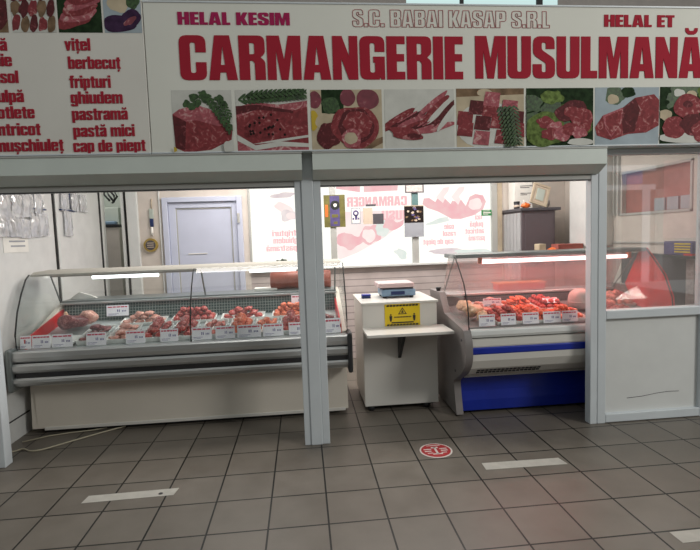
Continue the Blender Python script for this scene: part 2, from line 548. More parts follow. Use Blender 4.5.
XH = .76
LW = {
    'o': (.5, [[(0, 0, .14), (.5, 0, .14), (.5, .76, .14), (0, .76, .14)], [(.2, .13, .04), (.3, .13, .04), (.3, .63, .04), (.2, .63, .04)]]),
    'n': (.5, [[(0, 0), (.2, 0), (.2, .6), (.3, .6, .03), (.3, 0), (.5, 0), (.5, .76, .12), (.28, .76), (.2, .70), (.2, .76), (0, .76)]]),
    'h': (.5, [[(0, 0), (.2, 0), (.2, .6), (.3, .6, .03), (.3, 0), (.5, 0), (.5, .76, .12), (.26, .76), (.2, .70), (.2, 1), (0, 1)]]),
    'm': (.77, [[(0, 0), (.2, 0), (.2, .6), (.29, .6, .03), (.29, 0), (.48, 0), (.48, .6), (.57, .6, .03), (.57, 0), (.77, 0), (.77, .76, .12), (.54, .76), (.46, .70), (.40, .76), (.27, .76), (.2, .70), (.2, .76), (0, .76)]]),
    'u': (.5, [[(0, .76), (0, 0, .12), (.22, 0), (.3, .06), (.3, 0), (.5, 0), (.5, .76), (.3, .76), (.3, .14, .03), (.2, .14, .03), (.2, .76)]]),
    'i': (.2, [[(0, 0), (.2, 0), (.2, .76), (0, .76)], [(0, .84), (.2, .84), (.2, 1), (0, 1)]]),
    'l': (.2, [[(0, 0), (.2, 0), (.2, 1), (0, 1)]]),
    't': (.33, [[(.07, 0, .05), (.33, 0), (.33, .13), (.27, .13), (.27, .62), (.33, .62), (.33, .76), (.27, .76), (.27, .93), (.07, .93), (.07, .76), (0, .76), (0, .62), (.07, .62)]]),
    'r': (.36, [[(0, 0), (.2, 0), (.2, .52), (.26, .57), (.36, .57), (.36, .77), (.28, .77), (.2, .68), (.2, .76), (0, .76)]]),
    'v': (.48, [[(.15, 0), (.33, 0), (.48, .76), (.29, .76), (.24, .3), (.19, .76), (0, .76)]]),
    'b': (.5, [[(0, 0), (.2, 0), (.2, .05), (.27, 0), (.5, 0, .12), (.5, .76, .12), (.27, .76), (.2, .70), (.2, 1), (0, 1)], [(.21, .13), (.3, .13, .03), (.3, .63, .03), (.21, .63)]]),
    'd': (.5, [[(.5, 0), (.3, 0), (.3, .05), (.23, 0), (0, 0, .12), (0, .76, .12), (.23, .76), (.3, .70), (.3, 1), (.5, 1)], [(.2, .13, .03), (.29, .13), (.29, .63), (.2, .63, .03)]]),
    'p': (.5, [[(0, -.22), (.2, -.22), (.2, .05), (.27, 0), (.5, 0, .12), (.5, .76, .12), (.27, .76), (.2, .70), (.2, .76), (0, .76)], [(.21, .13), (.3, .13, .03), (.3, .63, .03), (.21, .63)]]),
    'g': (.5, [[(.5, .76), (.3, .76), (.3, .70), (.23, .76), (0, .76, .12), (0, .06, .12), (.23, .06), (.3, .11), (.3, -.09), (.2, -.09), (.2, -.02), (0, -.02), (0, -.22, .1), (.5, -.22, .12)], [(.2, .19, .03), (.29, .19), (.29, .63), (.2, .63, .03)]]),
    'e': (.5, [[(0, 0, .13), (.5, 0, .13), (.5, .28), (.3, .28), (.3, .13, .03), (.2, .13, .03), (.2, .36), (.5, .36), (.5, .76, .13), (0, .76, .13)], [(.2, .48), (.3, .48), (.3, .63, .03), (.2, .63, .03)]]),
    'c': (.48, [[(0, 0, .13), (.48, 0, .13), (.48, .3), (.29, .3), (.29, .13, .03), (.2, .13, .03), (.2, .63, .03), (.29, .63, .03), (.29, .48), (.48, .48), (.48, .76, .13), (0, .76, .13)]]),
    's': (.46, [[(0, 0, .12), (.46, 0, .12), (.46, .36, .08), (.19, .53, .03), (.19, .65), (.28, .65), (.28, .54), (.45, .54), (.45, .76, .12), (.01, .76, .12), (.01, .42, .08), (.27, .27, .03), (.27, .12), (.19, .12), (.19, .25), (0, .25)]]),
    'a': (.49, [[(0, 0, .1), (.2, 0), (.29, .07), (.29, 0), (.49, 0), (.49, .76, .13), (.01, .76, .13), (.01, .52), (.2, .52), (.2, .63), (.29, .63), (.29, .48), (0, .38, .08)], [(.2, .13), (.28, .16), (.28, .34), (.2, .30)]]),
    'f': (.35, [[(.07, 0), (.27, 0), (.27, .62), (.35, .62), (.35, .76), (.27, .76), (.27, .86), (.35, .86), (.35, 1), (.07, 1, .1), (.07, .76), (0, .76), (0, .62), (.07, .62)]]),
}
GL.update(LW)
GL['\u0103'] = (.49, LW['a'][1] + [[(.09, 1.02), (.09, .92, .03), (.16, .84, .03), (.34, .84, .03), (.41, .92, .03), (.41, 1.02), (.32, 1.02), (.30, .94), (.20, .94), (.18, 1.02)]])
GL['\u021b'] = (.33, LW['t'][1] + [[(.12, -.06), (.28, -.06), (.20, -.24), (.10, -.24)]])
GL['\u0219'] = (.46, LW['s'][1] + [[(.16, -.06), (.32, -.06), (.24, -.24), (.14, -.24)]])


def text_width(t):
    return sum(GL[c][0] + .045 for c in t) - .045


def rounded(c):
    out = []
    n = len(c)
    for i, p in enumerate(c):
        if len(p) == 2:
            out.append(p)
            continue
        a = Vector(c[i - 1][:2])
        b = Vector(p[:2])
        d = Vector(c[(i + 1) % n][:2])
        u = (a - b)
        v = (d - b)
        r = min(p[2], u.length * .49, v.length * .49)
        s = b + u.normalized() * r
        e = b + v.normalized() * r
        for k in range(5):
            t = k / 4
            q = s * (1 - t) ** 2 + b * 2 * t * (1 - t) + e * t * t
            out.append((q.x, q.y))
    return out


def curve_to_mesh(cu):
    o = bpy.data.objects.new('tmp', cu)
    COL.objects.link(o)
    dg = bpy.context.evaluated_depsgraph_get()
    me = bpy.data.meshes.new_from_object(o.evaluated_get(dg))
    bpy.data.objects.remove(o)
    return me


def fit_mesh(me, x0, x1, z0, z1, Y, org, mirror=False, box=None):
    """map a text mesh lying in its xy plane onto a vertical plane at depth Y facing -Y"""
    xs = [v.co.x for v in me.vertices]
    ys = [v.co.y for v in me.vertices]
    bx0, bx1 = (min(xs), max(xs)) if not box else box[:2]
    by0, by1 = (min(ys), max(ys)) if not box else box[2:]
    for v in me.vertices:
        u = (v.co.x - bx0) / (bx1 - bx0)
        if mirror:
            u = 1 - u
        w = (v.co.y - by0) / (by1 - by0)
        v.co = Vector((x0 + u * (x1 - x0), Y - (v.co.z if abs(v.co.z) < .004 else v.co.z * .1), z0 + w * (z1 - z0))) - org


def block_text(text, x0, x1, z0, z1, Y, material, parent, name='lettering', outline=0.0, depth=0.002, mirror=False):
    """every word becomes one part"""
    total = text_width(text)
    x = 0
    k = (x1 - x0) / total
    for word in text.split(' '):
        w = text_width(word)
        cu = bpy.data.curves.new('t', 'CURVE')
        cu.dimensions = '2D'
        cu.fill_mode = 'NONE' if outline else 'BOTH'
        if outline:
            cu.bevel_depth = outline
            cu.bevel_resolution = 1
        else:
            cu.extrude = depth
        u = 0
        for ch in word:
            gw, cs = GL[ch]
            for c in cs:
                pts = rounded(c)
                sp = cu.splines.new('POLY')
                sp.points.add(len(pts) - 1)
                sp.use_cyclic_u = True
                for q, (px, py) in zip(sp.points, pts):
                    q.co = (px + u, py, 0, 1)
            u += gw + .045
        me = curve_to_mesh(cu)
        me.materials.clear()
        me.materials.append(MATS[material])
        a, b = x0 + x * k, x0 + (x + w) * k
        if mirror:
            a, b = x0 + x1 - b, x0 + x1 - a
        fit_mesh(me, a, b, z0, z1, Y, ORG[parent.name], mirror, (0, w, 0, 1))
        link(name, me, parent)
        x += w + .045 + GL[' '][0] + .045


def plain_text(text, x, z, size, Y, material, parent, align='LEFT', sx=0.93, name='lettering', mirror=False, width=None):
    w = width if width else text_width(text) * size * sx
    x0 = x if align == 'LEFT' else x - w
    block_text(text, x0, x0 + w, z, z + size, Y, material, parent, name, mirror=mirror, depth=.0006 if mirror else .002)


# ------------------------------------------------------------------ printed pictures
PM = ['pic_white', 'pic_red', 'pic_dark', 'pic_pink', 'leaf', 'pic_cream', 'pic_bluewhite', 'pic_brown', 'pic_lettuce',
      'pic_darkgreen', 'pic_yellow', 'pic_black', 'pic_onion', 'pic_purple']
PI_ = {n: i for i, n in enumerate(PM)}


class Picture:
    """flat print: layers of shapes a fraction of a millimetre apart, in 0..1 coordinates of its rectangle"""

    def __init__(self, x0, x1, z0, z1, Y, bg):
        self.r = (x0, x1, z0, z1)
        self.Y = Y
        self.k = 0
        self.mb = MB()
        self.shape([(0, 0), (1, 0), (1, 1), (0, 1)], bg)

    def shape(self, pts, m):
        x0, x1, z0, z1 = self.r
        self.k += 1
        y = self.Y - 0.0012 - 0.00035 * self.k
        self.mb.poly([(x0 + min(1, max(0, u)) * (x1 - x0), y, z0 + min(1, max(0, v)) * (z1 - z0)) for u, v in pts], PI_[m])

    def blob(self, u, v, ru, rv, m, seed=0, amp=.2, rot=0.0, n=22):
        pts = []
        for i in range(n):
            a = 2 * PI * i / n
            d = 1 + amp * noise.noise(Vector((math.cos(a) * 1.3, math.sin(a) * 1.3, seed * 2.37 + .5)))
            p, q = math.cos(a) * ru * d, math.sin(a) * rv * d
            pts.append((u + p * math.cos(rot) - q * math.sin(rot), v + p * math.sin(rot) + q * math.cos(rot)))
        self.shape(pts, m)

    def sprig(self, u0, v0, u1, v1, m='leaf', n=9, ln=.09, w=.02):
        du, dv = u1 - u0, v1 - v0
        L = math.hypot(du, dv)
        tu, tv = du / L, dv / L
        for i in range(n):
            t = (i + .5) / n
            for sg in (-1, 1):
                a = math.atan2(tv, tu) + sg * .7
                self.blob(u0 + du * t + math.cos(a) * ln * .5, v0 + dv * t + math.sin(a) * ln * .5, ln * .6, w, m, i, .1, a, 8)

    def build(self, parent):
        return self.mb.build('printed_picture', PM, parent)


# ================================================================== SETTING
m = MB()
m.box(-9, 9, -10, 6, -0.1, 0)
struct(m.build('floor', 'floor_tile'))

# back wall of the stall: window zone cut out, niche opening at the left, siding below the windows
YB = 2.60
m = MB()
m.box(-1.90, -1.42, YB, YB + .1, 0, 3.0)
m.box(-1.42, -0.47, YB, YB + .1, 2.11, 3.0)
m.box(-0.47, -0.40, YB, YB + .1, 0, 3.0)
m.box(2.84, 3.75, YB, YB + .1, 0, 3.0)
m.box(-0.40, 2.84, YB, YB + .1, 2.45, 3.0)
m.box(-2.14, -1.90, YB, YB + .1, 2.35, 3.0)
struct(m.build('wall_back', 'wall_paint'))
m = MB()
m.box(-0.40, 2.84, YB, YB + .1, 0, 1.19)
struct(m.build('wall_under_window', 'siding'))
m = MB()
m.box(-0.40, 2.84, YB - .05, YB + .06, 1.172, 1.20, .004)
struct(m.build('trim_1', 'pvc_white'))

# left wall: white panels and dark joints
XL = -2.14
m = MB()
m.box(XL - .08, XL, .14, 2.72, 0, 3.0)
struct(m.build('wall_left', 'white_panel'))
m = MB()
for y, w in ((1.452, .022), (1.53, .012), (2.545, .022)):
    m.box(XL - .01, XL + .012, y, y + w, .9, 3.0)
m.box(XL - .01, XL + .006, .2, .78, .17, .18)
struct(m.build('trim_2', 'black_seam'))
m = MB()
m.box(XL - .01, XL + .02, 1.475, 1.53, .9, 3.0, .004)
m.box(XL - .01, XL + .02, 2.567, YB, .9, 3.0, .004)
struct(m.build('trim_3', 'pvc_white'))

# white casing between the niche and the utensil wall
m = MB()
m.box(-1.90, -1.865, YB - .03, YB, 0, 3.0, .004)
m.box(-1.83, -1.70, YB - .05, YB, 0, 3.0, .01)
struct(m.build('trim_4', 'pvc_white'))
m = MB()
m.box(-1.865, -1.845, YB - .012, YB, 0, 3.0)
struct(m.build('trim_5', 'black_seam'))
m = MB()
m.box(-1.46, -1.445, YB - .02, YB, 0, 3.0, .003)
struct(m.build('trim_6', 'pvc_white'))

# room behind the niche
m = MB()
m.box(-2.9, -1.7, 3.75, 3.85, 0, 3)
m.box(-2.9, -2.82, 2.75, 3.75, 0, 3)
m.box(-1.80, -1.72, 2.75, 3.75, 0, 3)
struct(m.build('wall_niche', 'box_green'))

# right wall with its own window
XR = 3.70
m = MB()
m.box(XR, XR + .08, .10, .50, 0, 3)
m.box(XR, XR + .08, 1.45, 2.72, 0, 3)
m.box(XR, XR + .08, .50, 1.45, 2.14, 3)
m.box(XR, XR + .08, .50, 1.45, 1.30, 1.70)
struct(m.build('wall_right', 'wall_paint'))
m = MB()
m.box(XR + .05, XR + .08, .50, 1.45, 1.70, 2.14)
w2 = struct(m.build('window_2', 'brick_red'))
m = MB()
for k in range(3):
    m.box(XR + .03, XR + .045, .52 + k * .17, .66 + k * .17, 1.72, 1.84)
m.build('window_note', 'paper_grey', w2)
m = MB()
for z in (1.69, 2.13):
    m.box(XR - .012, XR + .03, .48, 1.47, z, z + .025, .003)
m.box(XR - .012, XR + .03, .48, .505, 1.69, 2.15, .003)
m.build('window_frame', 'frame_shade', w2)
m = MB()
m.box(XR + .01, XR + .08, .50, 1.45, 0, 1.30)
struct(m.build('wall_dark_opening', 'dark_grey'))  # dark sheet stands in for the shade inside the opening
m = MB()
m.box(XR - .03, XR + .01, .42, .51, 0, 1.30, .004)
struct(m.build('trim_7', 'lining_grey'))
m = MB()
m.box(XR - .02, XR - .001, .3, 2.0, 1.40, 1.415)
m.box(XR - .03, XR - .001, 1.47, 1.50, 1.7, 2.6)
m.box(XR - .03, XR - .001, 1.54, 1.56, 1.7, 2.6)
struct(m.build('trim_8', 'frame_shade'))

# door to the back room
dr = MB()
dr.box(-1.42, -1.355, YB - .035, YB + .08, 0, 2.11, .006)
dr.box(-0.535, -0.47, YB - .035, YB + .08, 0, 2.11, .006)
dr.box(-1.355, -0.535, YB - .035, YB + .08, 2.05, 2.11, .006)
d1 = struct(dr.build('door_1', 'door_white'))
m = MB()
m.box(-1.352, -1.27, YB + .0, YB + .04, .02, 2.047, .004)
m.box(-0.60, -0.538, YB + .0, YB + .04, .02, 2.047, .004)
m.box(-1.27, -0.60, YB + .0, YB + .04, 1.98, 2.047, .004)
m.box(-1.27, -0.60, YB + .02, YB + .035, .02, 1.98)
m.build('door_leaf', 'door_white', d1)
m = MB()
m.box(-1.27, -1.255, YB + .012, YB + .02, .02, 1.98)
m.box(-0.615, -0.60, YB + .012, YB + .02, .02, 1.98)
m.box(-1.255, -0.615, YB + .012, YB + .02, 1.965, 1.98)
m.build('glazing_bead', 'frame_shade', d1)
m = MB()
m.box(-0.53, -0.50, YB - .055, YB - .035, 1.78, 1.90, .006)
m.build('door_hinge', 'frame_shade', d1)
m = MB()
m.box(-1.15, -0.92, YB + .012, YB + .02, 1.415, 1.425)
m.build('door_handle', 'paper', d1)

# printed window of the back wall
wi = MB()
for x0, x1 in ((-0.40, -0.375), (0.61, 0.685), (1.653, 1.735), (2.703, 2.78)):
    wi.box(x0, x1, YB - .01, YB + .06, 1.20, 2.45, .004)
win = struct(wi.build('window_1', 'frame_shade'))
m = MB()
m.box(2.78, 2.84, YB - .02, YB + .06, 1.2, 2.45, .004)
m.build('window_edge', 'wood_frame', win)
Yf = YB + .03
m = MB()
for x0, x1 in ((-0.375, 0.61), (0.685, 1.653), (1.735, 2.703)):
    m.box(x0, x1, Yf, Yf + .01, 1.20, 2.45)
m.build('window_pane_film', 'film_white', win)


class Film:
    def __init__(self):
        self.mb = MB()
        self.k = 0
        self.mats = ['film_pink', 'film_pale', 'film_grey', 'film_mauve', 'film_letter', 'film_white']

    def shape(self, pts, mi):
        self.k += 1
        self.mb.poly([(x, Yf - .0008 - .0003 * self.k, z) for x, z in pts], mi)

    def blob(self, x, z, rx, rz, mi, seed=0, amp=.2, rot=0.0, n=24):
        pts = []
        for i in range(n):
            a = 2 * PI * i / n
            d = 1 + amp * noise.noise(Vector((math.cos(a) * 1.3, math.sin(a) * 1.3, seed * 2.37 + .5)))
            p, q = math.cos(a) * rx * d, math.sin(a) * rz * d
            pts.append((x + p * math.cos(rot) - q * math.sin(rot), z + p * math.sin(rot) + q * math.cos(rot)))
        self.shape(pts, mi)


f = Film()
# left pane: faint meat picture
f.blob(.03, 2.11, .16, .03, 3, 1, .5, .1)
f.blob(.06, 1.93, .16, .05, 1, 2, .6, -.5)
f.blob(.10, 1.86, .11, .08, 3, 3, .5)
f.blob(.12, 1.85, .06, .04, 1, 4, .3)
# middle pane: picture at top, roasts at the bottom left
f.shape([(.69, 1.88), (1.64, 1.88), (1.64, 1.80), (1.30, 1.54), (.95, 1.36), (.72, 1.28), (.69, 1.30)], 1)
f.shape([(.70, 2.17), (1.0, 2.12), (1.02, 2.45), (.70, 2.45)], 0)
f.shape([(1.05, 2.12), (1.48, 2.13), (1.52, 2.45), (1.05, 2.45)], 0)
f.blob(.86, 1.52, .15, .13, 0, 5, .4)
f.blob(.95, 1.66, .14, .08, 1, 6, .4)
f.blob(1.12, 1.58, .13, .12, 0, 7, .4)
f.blob(1.10, 1.57, .08, .08, 1, 8, .4)
f.blob(1.27, 1.66, .10, .10, 2, 9, .5)
f.blob(1.42, 1.72, .14, .08, 0, 10, .4, .4)
f.blob(1.52, 1.80, .12, .05, 1, 11, .4, .3)
f.blob(.78, 1.36, .06, .05, 1, 12, .4)
f.blob(1.50, 1.33, .10, .06, 2, 13, .6, -.6)
# right pane: rolled meat
f.shape([(1.80, 1.95), (1.82, 2.02), (2.0, 2.03), (2.24, 1.97), (2.36, 2.0), (2.5, 2.06), (2.6, 2.04), (2.64, 1.96), (2.6, 1.86), (2.48, 1.79),
         (2.3, 1.745), (2.18, 1.75), (2.0, 1.85), (1.86, 1.90)], 0)
for k in range(5):
    x = 1.93 + k * .10
    f.shape([(x - .05, 2.03), (x + .05, 2.15), (x + .13, 2.16), (x + .10, 2.08 - .01 * k), (x + .04, 1.97 - .015 * k)], 1 if k % 2 else 5)
f.blob(2.50, 1.93, .10, .07, 1, 15, .3)
f.blob(2.0, 1.72, .16, .03, 2, 16, .5, .2)
f.blob(2.1, 1.33, .22, .035, 3, 17, .6)
f.blob(2.45, 1.31, .20, .05, 2, 18, .7)
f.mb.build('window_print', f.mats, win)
block_text('CARMANGER', .83, 1.60, 1.94, 2.06, Yf - .006, 'film_letter', win, name='window_lettering', mirror=True, depth=.0005)
block_text('MUSU', 1.27, 1.65, 1.76, 1.88, Yf - .006, 'film_letter', win, name='window_lettering', mirror=True, depth=.0005)
for t, x, z, sz in (('fripturi', -.12, 1.60, .075), ('ghiudem', -.11, 1.51, .075), ('pastram\u0103', -.20, 1.415, .075)):
    plain_text(t, x, z, sz, Yf - .009, 'film_letter', win, mirror=True, width=.30 if t != 'pastram\u0103' else .38, name='window_lettering')
for t, x, z, w in (('vac\u0103', 2.49, 1.73, .10), ('oaie', 2.08, 1.62, .13), ('pulp\u0103', 2.42, 1.64, .18), ('rasol', 2.06, 1.53, .17), ('antricot', 2.36, 1.55, .25), ('cap de piept', 1.80, 1.43, .40), ('pastram\u0103', 2.40, 1.46, .22)):
    plain_text(t, x, z, .07, Yf - .006, 'film_letter', win, mirror=True, width=w, name='window_lettering')

# ------------------------------------------------------------------ stall front: posts, frames, right-hand glazed panel
m = MB()
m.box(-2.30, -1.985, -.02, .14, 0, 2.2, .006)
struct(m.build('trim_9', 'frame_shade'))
m = MB()
m.box(-1.975, -1.93, .05, .14, 0, 2.0, .005)
struct(m.build('trim_10', 'frame_white'))
m = MB()
m.box(.256, .344, .045, .15, 0, 2.19, .006)
struct(m.build('trim_11', 'frame_white'))

# right-hand partition: framed window with a white panel below
m = MB()
m.box(2.545, 2.615, .05, .13, 0, 2.17, .006)
m.box(3.43, 3.56, .05, .13, 0, 2.17, .006)
m.box(2.615, 3.43, .05, .13, 0.005, .075, .006)
m.box(2.615, 3.43, .05, .13, .845, .915, .006)
m.box(2.615, 3.43, .05, .13, 2.13, 2.17, .006)
w3 = struct(m.build('window_3', 'frame_white'))
m = MB()
m.box(2.615, 3.43, .085, .10, .075, .845)
m.build('lower_panel', 'pvc_white', w3)
m = MB()
m.tube([(2.82, .084, .185), (2.95, .084, .192), (3.08, .084, .21), (3.17, .084, .217), (3.27, .084, .215)], .0022, 5)
m.build('scratch', 'dark_grey', w3)
m = MB()
m.box(2.615, 3.43, .088, .094, .915, 2.13)
m.build('window_glass', 'window_pane', w3)
m = MB()
m.box(2.615, 3.43, .078, .09, .845, .85)
m.box(2.615, 2.62, .078, .09, .08, .845)
m.build('panel_bead', 'frame_shade', w3)


# roller shutters, rolled up into their boxes
def shutter(x0, x1, label, gl, gr):
    t = thing('roller_shutter', label, 'roller shutter', ((x0 + x1) / 2, 0.05, 0), 'roller shutters over the stall front')
    m = MB()
    m.prism([(-.07, 2.045), (-.07, 2.168), (.14, 2.168), (.14, 1.985), (.035, 1.985)], x0, x1)
    m.build('shutter_box', 'shutter_box', t)
    m = MB()
    m.box(x0 - .003, x1 + .003, -.076, -.06, 2.158, 2.170, .003)
    m.build('box_lip', 'frame_shade', t)
    m = MB()
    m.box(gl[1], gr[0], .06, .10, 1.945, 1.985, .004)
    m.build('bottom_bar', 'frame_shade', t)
    m = MB()
    m.box(gl[1], gr[0], .055, .10, 1.938, 1.945)
    m.build('rubber_strip', 'black_plastic', t)
    for g in (gl, gr):
        m = MB()
        m.box(g[0], g[1], .055, .13, 0, 1.985, .004)
        m.build('guide_rail', 'frame_white', t)
    return t


shutter(-2.30, .268, 'wide roller shutter box and rails over the long left display case', (-1.985, -1.935), (.207, .256))
shutter(.343, 2.533, 'roller shutter box and rails over the white stand and blue display case', (.344, .398), (2.487, 2.545))

# ------------------------------------------------------------------ sign boards
YS = -.06
sg = thing('shop_sign', 'large white shop sign with red block lettering and a row of meat pictures', 'sign', (1.3, YS, 2.17))
m = MB()
m.box(-.745, 4.2, YS, .10, 2.175, 3.172, .004)
m.build('sign_panel', 'banner_film', sg)
m = MB()
m.box(-.745, 4.2, YS - .006, .02, 2.174, 2.184, .002)
m.box(-.745, 4.2, YS - .006, .02, 3.168, 3.18, .002)
m.build('sign_edging', 'frame_white', sg)
YT = YS - .002
block_text('CARMANGERIE', -.525, 1.443, 2.662, 2.957, YT, 'sign_red', sg)
block_text('MUSULMAN\u0102', 1.533, 3.29, 2.666, 2.962, YT, 'sign_red', sg)
block_text('HELAL KESIM', -.523, .226, 3.026, 3.108, YT, 'sign_crimson', sg)
block_text('HELAL ET', 2.507, 3.057, 3.032, 3.117, YT, 'sign_red', sg)
block_text('S.C. BABAI KASAP S.R.L', .66, 2.09, 3.02, 3.135, YT, 'sign_outline', sg, outline=.02)

p = Picture(-.594, -.195, 2.178, 2.596, YS, 'pic_white')
p.shape([(.02, .08), (.0, .62), (.12, .70), (.42, .76), (.62, .70), (1.0, .42), (.97, .2), (.62, .04), (.2, .0)], 'pic_red')
p.shape([(.0, .62), (.12, .70), (.42, .76), (.62, .70), (.98, .44), (.75, .42), (.40, .52), (.22, .5)], 'pic_pink')
p.shape([(.0, .60), (.22, .5), (.18, .04), (.02, .08)], 'pic_dark')
for u, v in ((.25, .78), (.38, .88), (.33, .74), (.42, .78), (.80, .85), (.86, .76), (.56, .84), (.52, .93)):
    p.blob(u, v, .075, .06, 'leaf', u * 30, .6)
p.sprig(.55, .95, .97, .35, n=10, ln=.10, w=.028)
p.sprig(.78, .86, .98, .55, n=6, ln=.09, w=.02)
p.blob(.92, .08, .09, .10, 'pic_white', 3, .3)
p.blob(-.0, .05, .05, .05, 'pic_yellow', 3, .3)
p.build(sg)

p = Picture(-.168, .322, 2.178, 2.596, YS, 'pic_pink')
p.shape([(0, .72), (.25, .80), (.6, .76), (1, .82), (1, 1), (0, 1)], 'pic_white')
p.shape([(0, .55), (.3, .68), (.7, .64), (1, .72), (1, .1), (.6, .14), (.25, .08), (0, .3)], 'pic_red')
p.shape([(0, .74), (.3, .76), (.8, .66), (.8, .62), (.3, .68), (0, .6)], 'pic_dark')
p.shape([(0, .28), (.25, .1), (.6, .16), (1, .12), (1, .06), (.6, .08), (.25, .02), (0, .18)], 'pic_white')
p.shape([(.2, .12), (.55, .19), (1, .26), (1, .22), (.55, .15)], 'pic_white')
p.sprig(.02, .84, .96, .92, n=16, ln=.13, w=.02)
p.sprig(.15, .90, .95, .98, n=12, ln=.10, w=.02)
for i in range(22):
    p.blob(.16 + .52 * rnd.random(), .24 + .36 * rnd.random(), .018, .022, 'pic_black', i, .1, 0, 8)
p.build(sg)

p = Picture(.346, .848, 2.174, 2.594, YS, 'pic_cream')
p.shape([(.15, .62), (.45, .60), (.48, 1), (.15, 1)], 'pic_darkgreen')
p.blob(.05, .84, .10, .14, 'pic_onion', 1, .1)
p.blob(.52, .87, .11, .14, 'pic_onion', 2, .1)
p.blob(.80, .84, .16, .18, 'pic_onion', 3, .1)
p.blob(.28, .75, .14, .12, 'leaf', 4, .5)
p.blob(.03, .50, .07, .17, 'pic_yellow', 5, .1)
p.blob(.16, .48, .10, .12, 'pic_cream', 6, .1)
p.blob(.24, .25, .16, .22, 'pic_dark', 7, .3)
p.shape([(.45, .0), (1, .22), (1, .12), (.8, .0)], 'pic_brown')
p.blob(.62, .38, .33, .34, 'pic_red', 8, .2)
p.blob(.62, .40, .27, .27, 'pic_dark', 9, .3)
p.blob(.64, .42, .20, .21, 'pic_red', 10, .3)
p.blob(.56, .20, .14, .15, 'pic_pink', 11, .2)
p.blob(.55, .20, .09, .10, 'pic_cream', 12, .2)
p.build(sg)

p = Picture(.867, 1.372, 2.176, 2.594, YS, 'pic_white')
for i in range(6):
    a = .60 - .07 * i
    p.blob(.24 + .09 * i, .52 - .035 * i, .32, .07, ('pic_red', 'pic_dark', 'pic_pink')[i % 3], i, .3, a)
for i in range(6):
    p.blob(.62 + .06 * i, .80 - .05 * i, .30, .045, ('pic_white', 'pic_pink', 'pic_red', 'pic_white', 'pic_dark', 'pic_white')[i], i + 9, .2, .72 + .05 * i)
p.blob(.30, .27, .25, .10, 'pic_red', 21, .4, -.15)
p.blob(.42, .22, .10, .05, 'pic_dark', 22, .4, -.1)
for i in range(9):
    p.blob(.15 + .5 * rnd.random(), .32 + .32 * rnd.random(), .07, .012, 'pic_pink', i, .1, .6, 10)
p.build(sg)

p = Picture(1.389, 1.894, 2.176, 2.597, YS, 'pic_cream')
p.shape([(0, .86), (1, .9), (1, 1), (0, 1)], 'pic_brown')
p.blob(.42, .93, .12, .06, 'pic_cream', 2, .2)
p.blob(.5, .38, .52, .40, 'pic_white', 3, .05)
for i, (u, v) in enumerate(((.12, .5), (.3, .68), (.5, .62), (.52, .82), (.12, .32), (.38, .42), (.62, .44), (.36, .17), (.68, .18), (.88, .5), (.92, .3), (.78, .68))):
    c = .13
    p.shape([(u - c, v - c * .8), (u + c * .8, v - c), (u + c, v + c * .8), (u - c * .7, v + c)], ('pic_red', 'pic_dark', 'pic_red', 'pic_pink')[i % 4])
for k in range(4):
    p.sprig(.64 + .06 * k, .72, .76 + .04 * k, .06, n=10, ln=.10, w=.018)
p.build(sg)

p = Picture(1.911, 2.427, 2.174, 2.597, YS, 'pic_darkgreen')
for i in range(14):
    p.blob(rnd.random(), .1 + .85 * rnd.random(), .16, .12, ('pic_lettuce', 'leaf', 'pic_darkgreen')[i % 3], i, .6)
p.blob(.28, .3, .30, .32, 'pic_lettuce', 31, .3)
p.blob(.66, .60, .24, .17, 'pic_dark', 32, .3, .3)
p.blob(.70, .58, .14, .10, 'pic_red', 33, .4)
p.blob(.84, .46, .17, .20, 'pic_red', 34, .4)
for i, (u, v) in enumerate(((.27, .42), (.42, .34), (.34, .22), (.52, .2), (.64, .3), (.78, .24))):
    p.blob(u, v, .12, .10, 'pic_pink' if i % 2 else 'pic_red', 40 + i, .4)
p.blob(.8, .08, .2, .06, 'pic_white', 50, .3)
p.build(sg)

p = Picture(2.440, 2.945, 2.176, 2.600, YS, 'pic_bluewhite')
p.blob(.32, .86, .17, .14, 'leaf', 2, .6)
p.blob(.28, .80, .09, .09, 'pic_cream', 3, .2)
p.blob(.52, .92, .12, .08, 'pic_darkgreen', 4, .5)
p.shape([(.0, .32), (.12, .52), (.45, .66), (.62, .82), (.92, .88), (1, .78), (1, .34), (.8, .22), (.52, .2), (.25, .1), (.03, .18)], 'pic_red')
p.shape([(.44, .66), (.62, .82), (.70, .62), (.62, .24), (.44, .2), (.42, .4)], 'pic_dark')
p.shape([(.64, .80), (.92, .88), (1, .78), (1, .34), (.8, .24), (.70, .62)], 'pic_red')
p.shape([(.12, .52), (.44, .66), (.40, .38), (.25, .14), (.16, .3)], 'pic_pink')
p.shape([(.16, .50), (.42, .62), (.38, .36), (.25, .18), (.18, .3)], 'pic_red')
p.build(sg)

p = Picture(2.953, 3.46, 2.174, 2.602, YS, 'pic_darkgreen')
for i in range(9):
    p.blob(.9 * rnd.random(), .55 + .42 * rnd.random(), .15, .12, ('leaf', 'pic_lettuce', 'pic_darkgreen')[i % 3], i + 60, .6)
p.blob(.3, .9, .09, .07, 'pic_white', 3, .3)
p.blob(.5, .86, .09, .07, 'pic_cream', 4, .3)
p.blob(.08, .52, .10, .10, 'pic_cream', 5, .4)
p.blob(.44, .66, .22, .21, 'pic_red', 6, .1)
p.blob(.44, .70, .08, .06, 'pic_dark', 7, .1)
p.blob(.45, .12, .5, .09, 'pic_white', 8, .1)
p.blob(.22, .30, .20, .18, 'pic_red', 9, .3)
p.blob(.55, .34, .24, .18, 'pic_dark', 10, .3)
p.blob(.72, .24, .22, .18, 'pic_red', 11, .3)
p.build(sg)

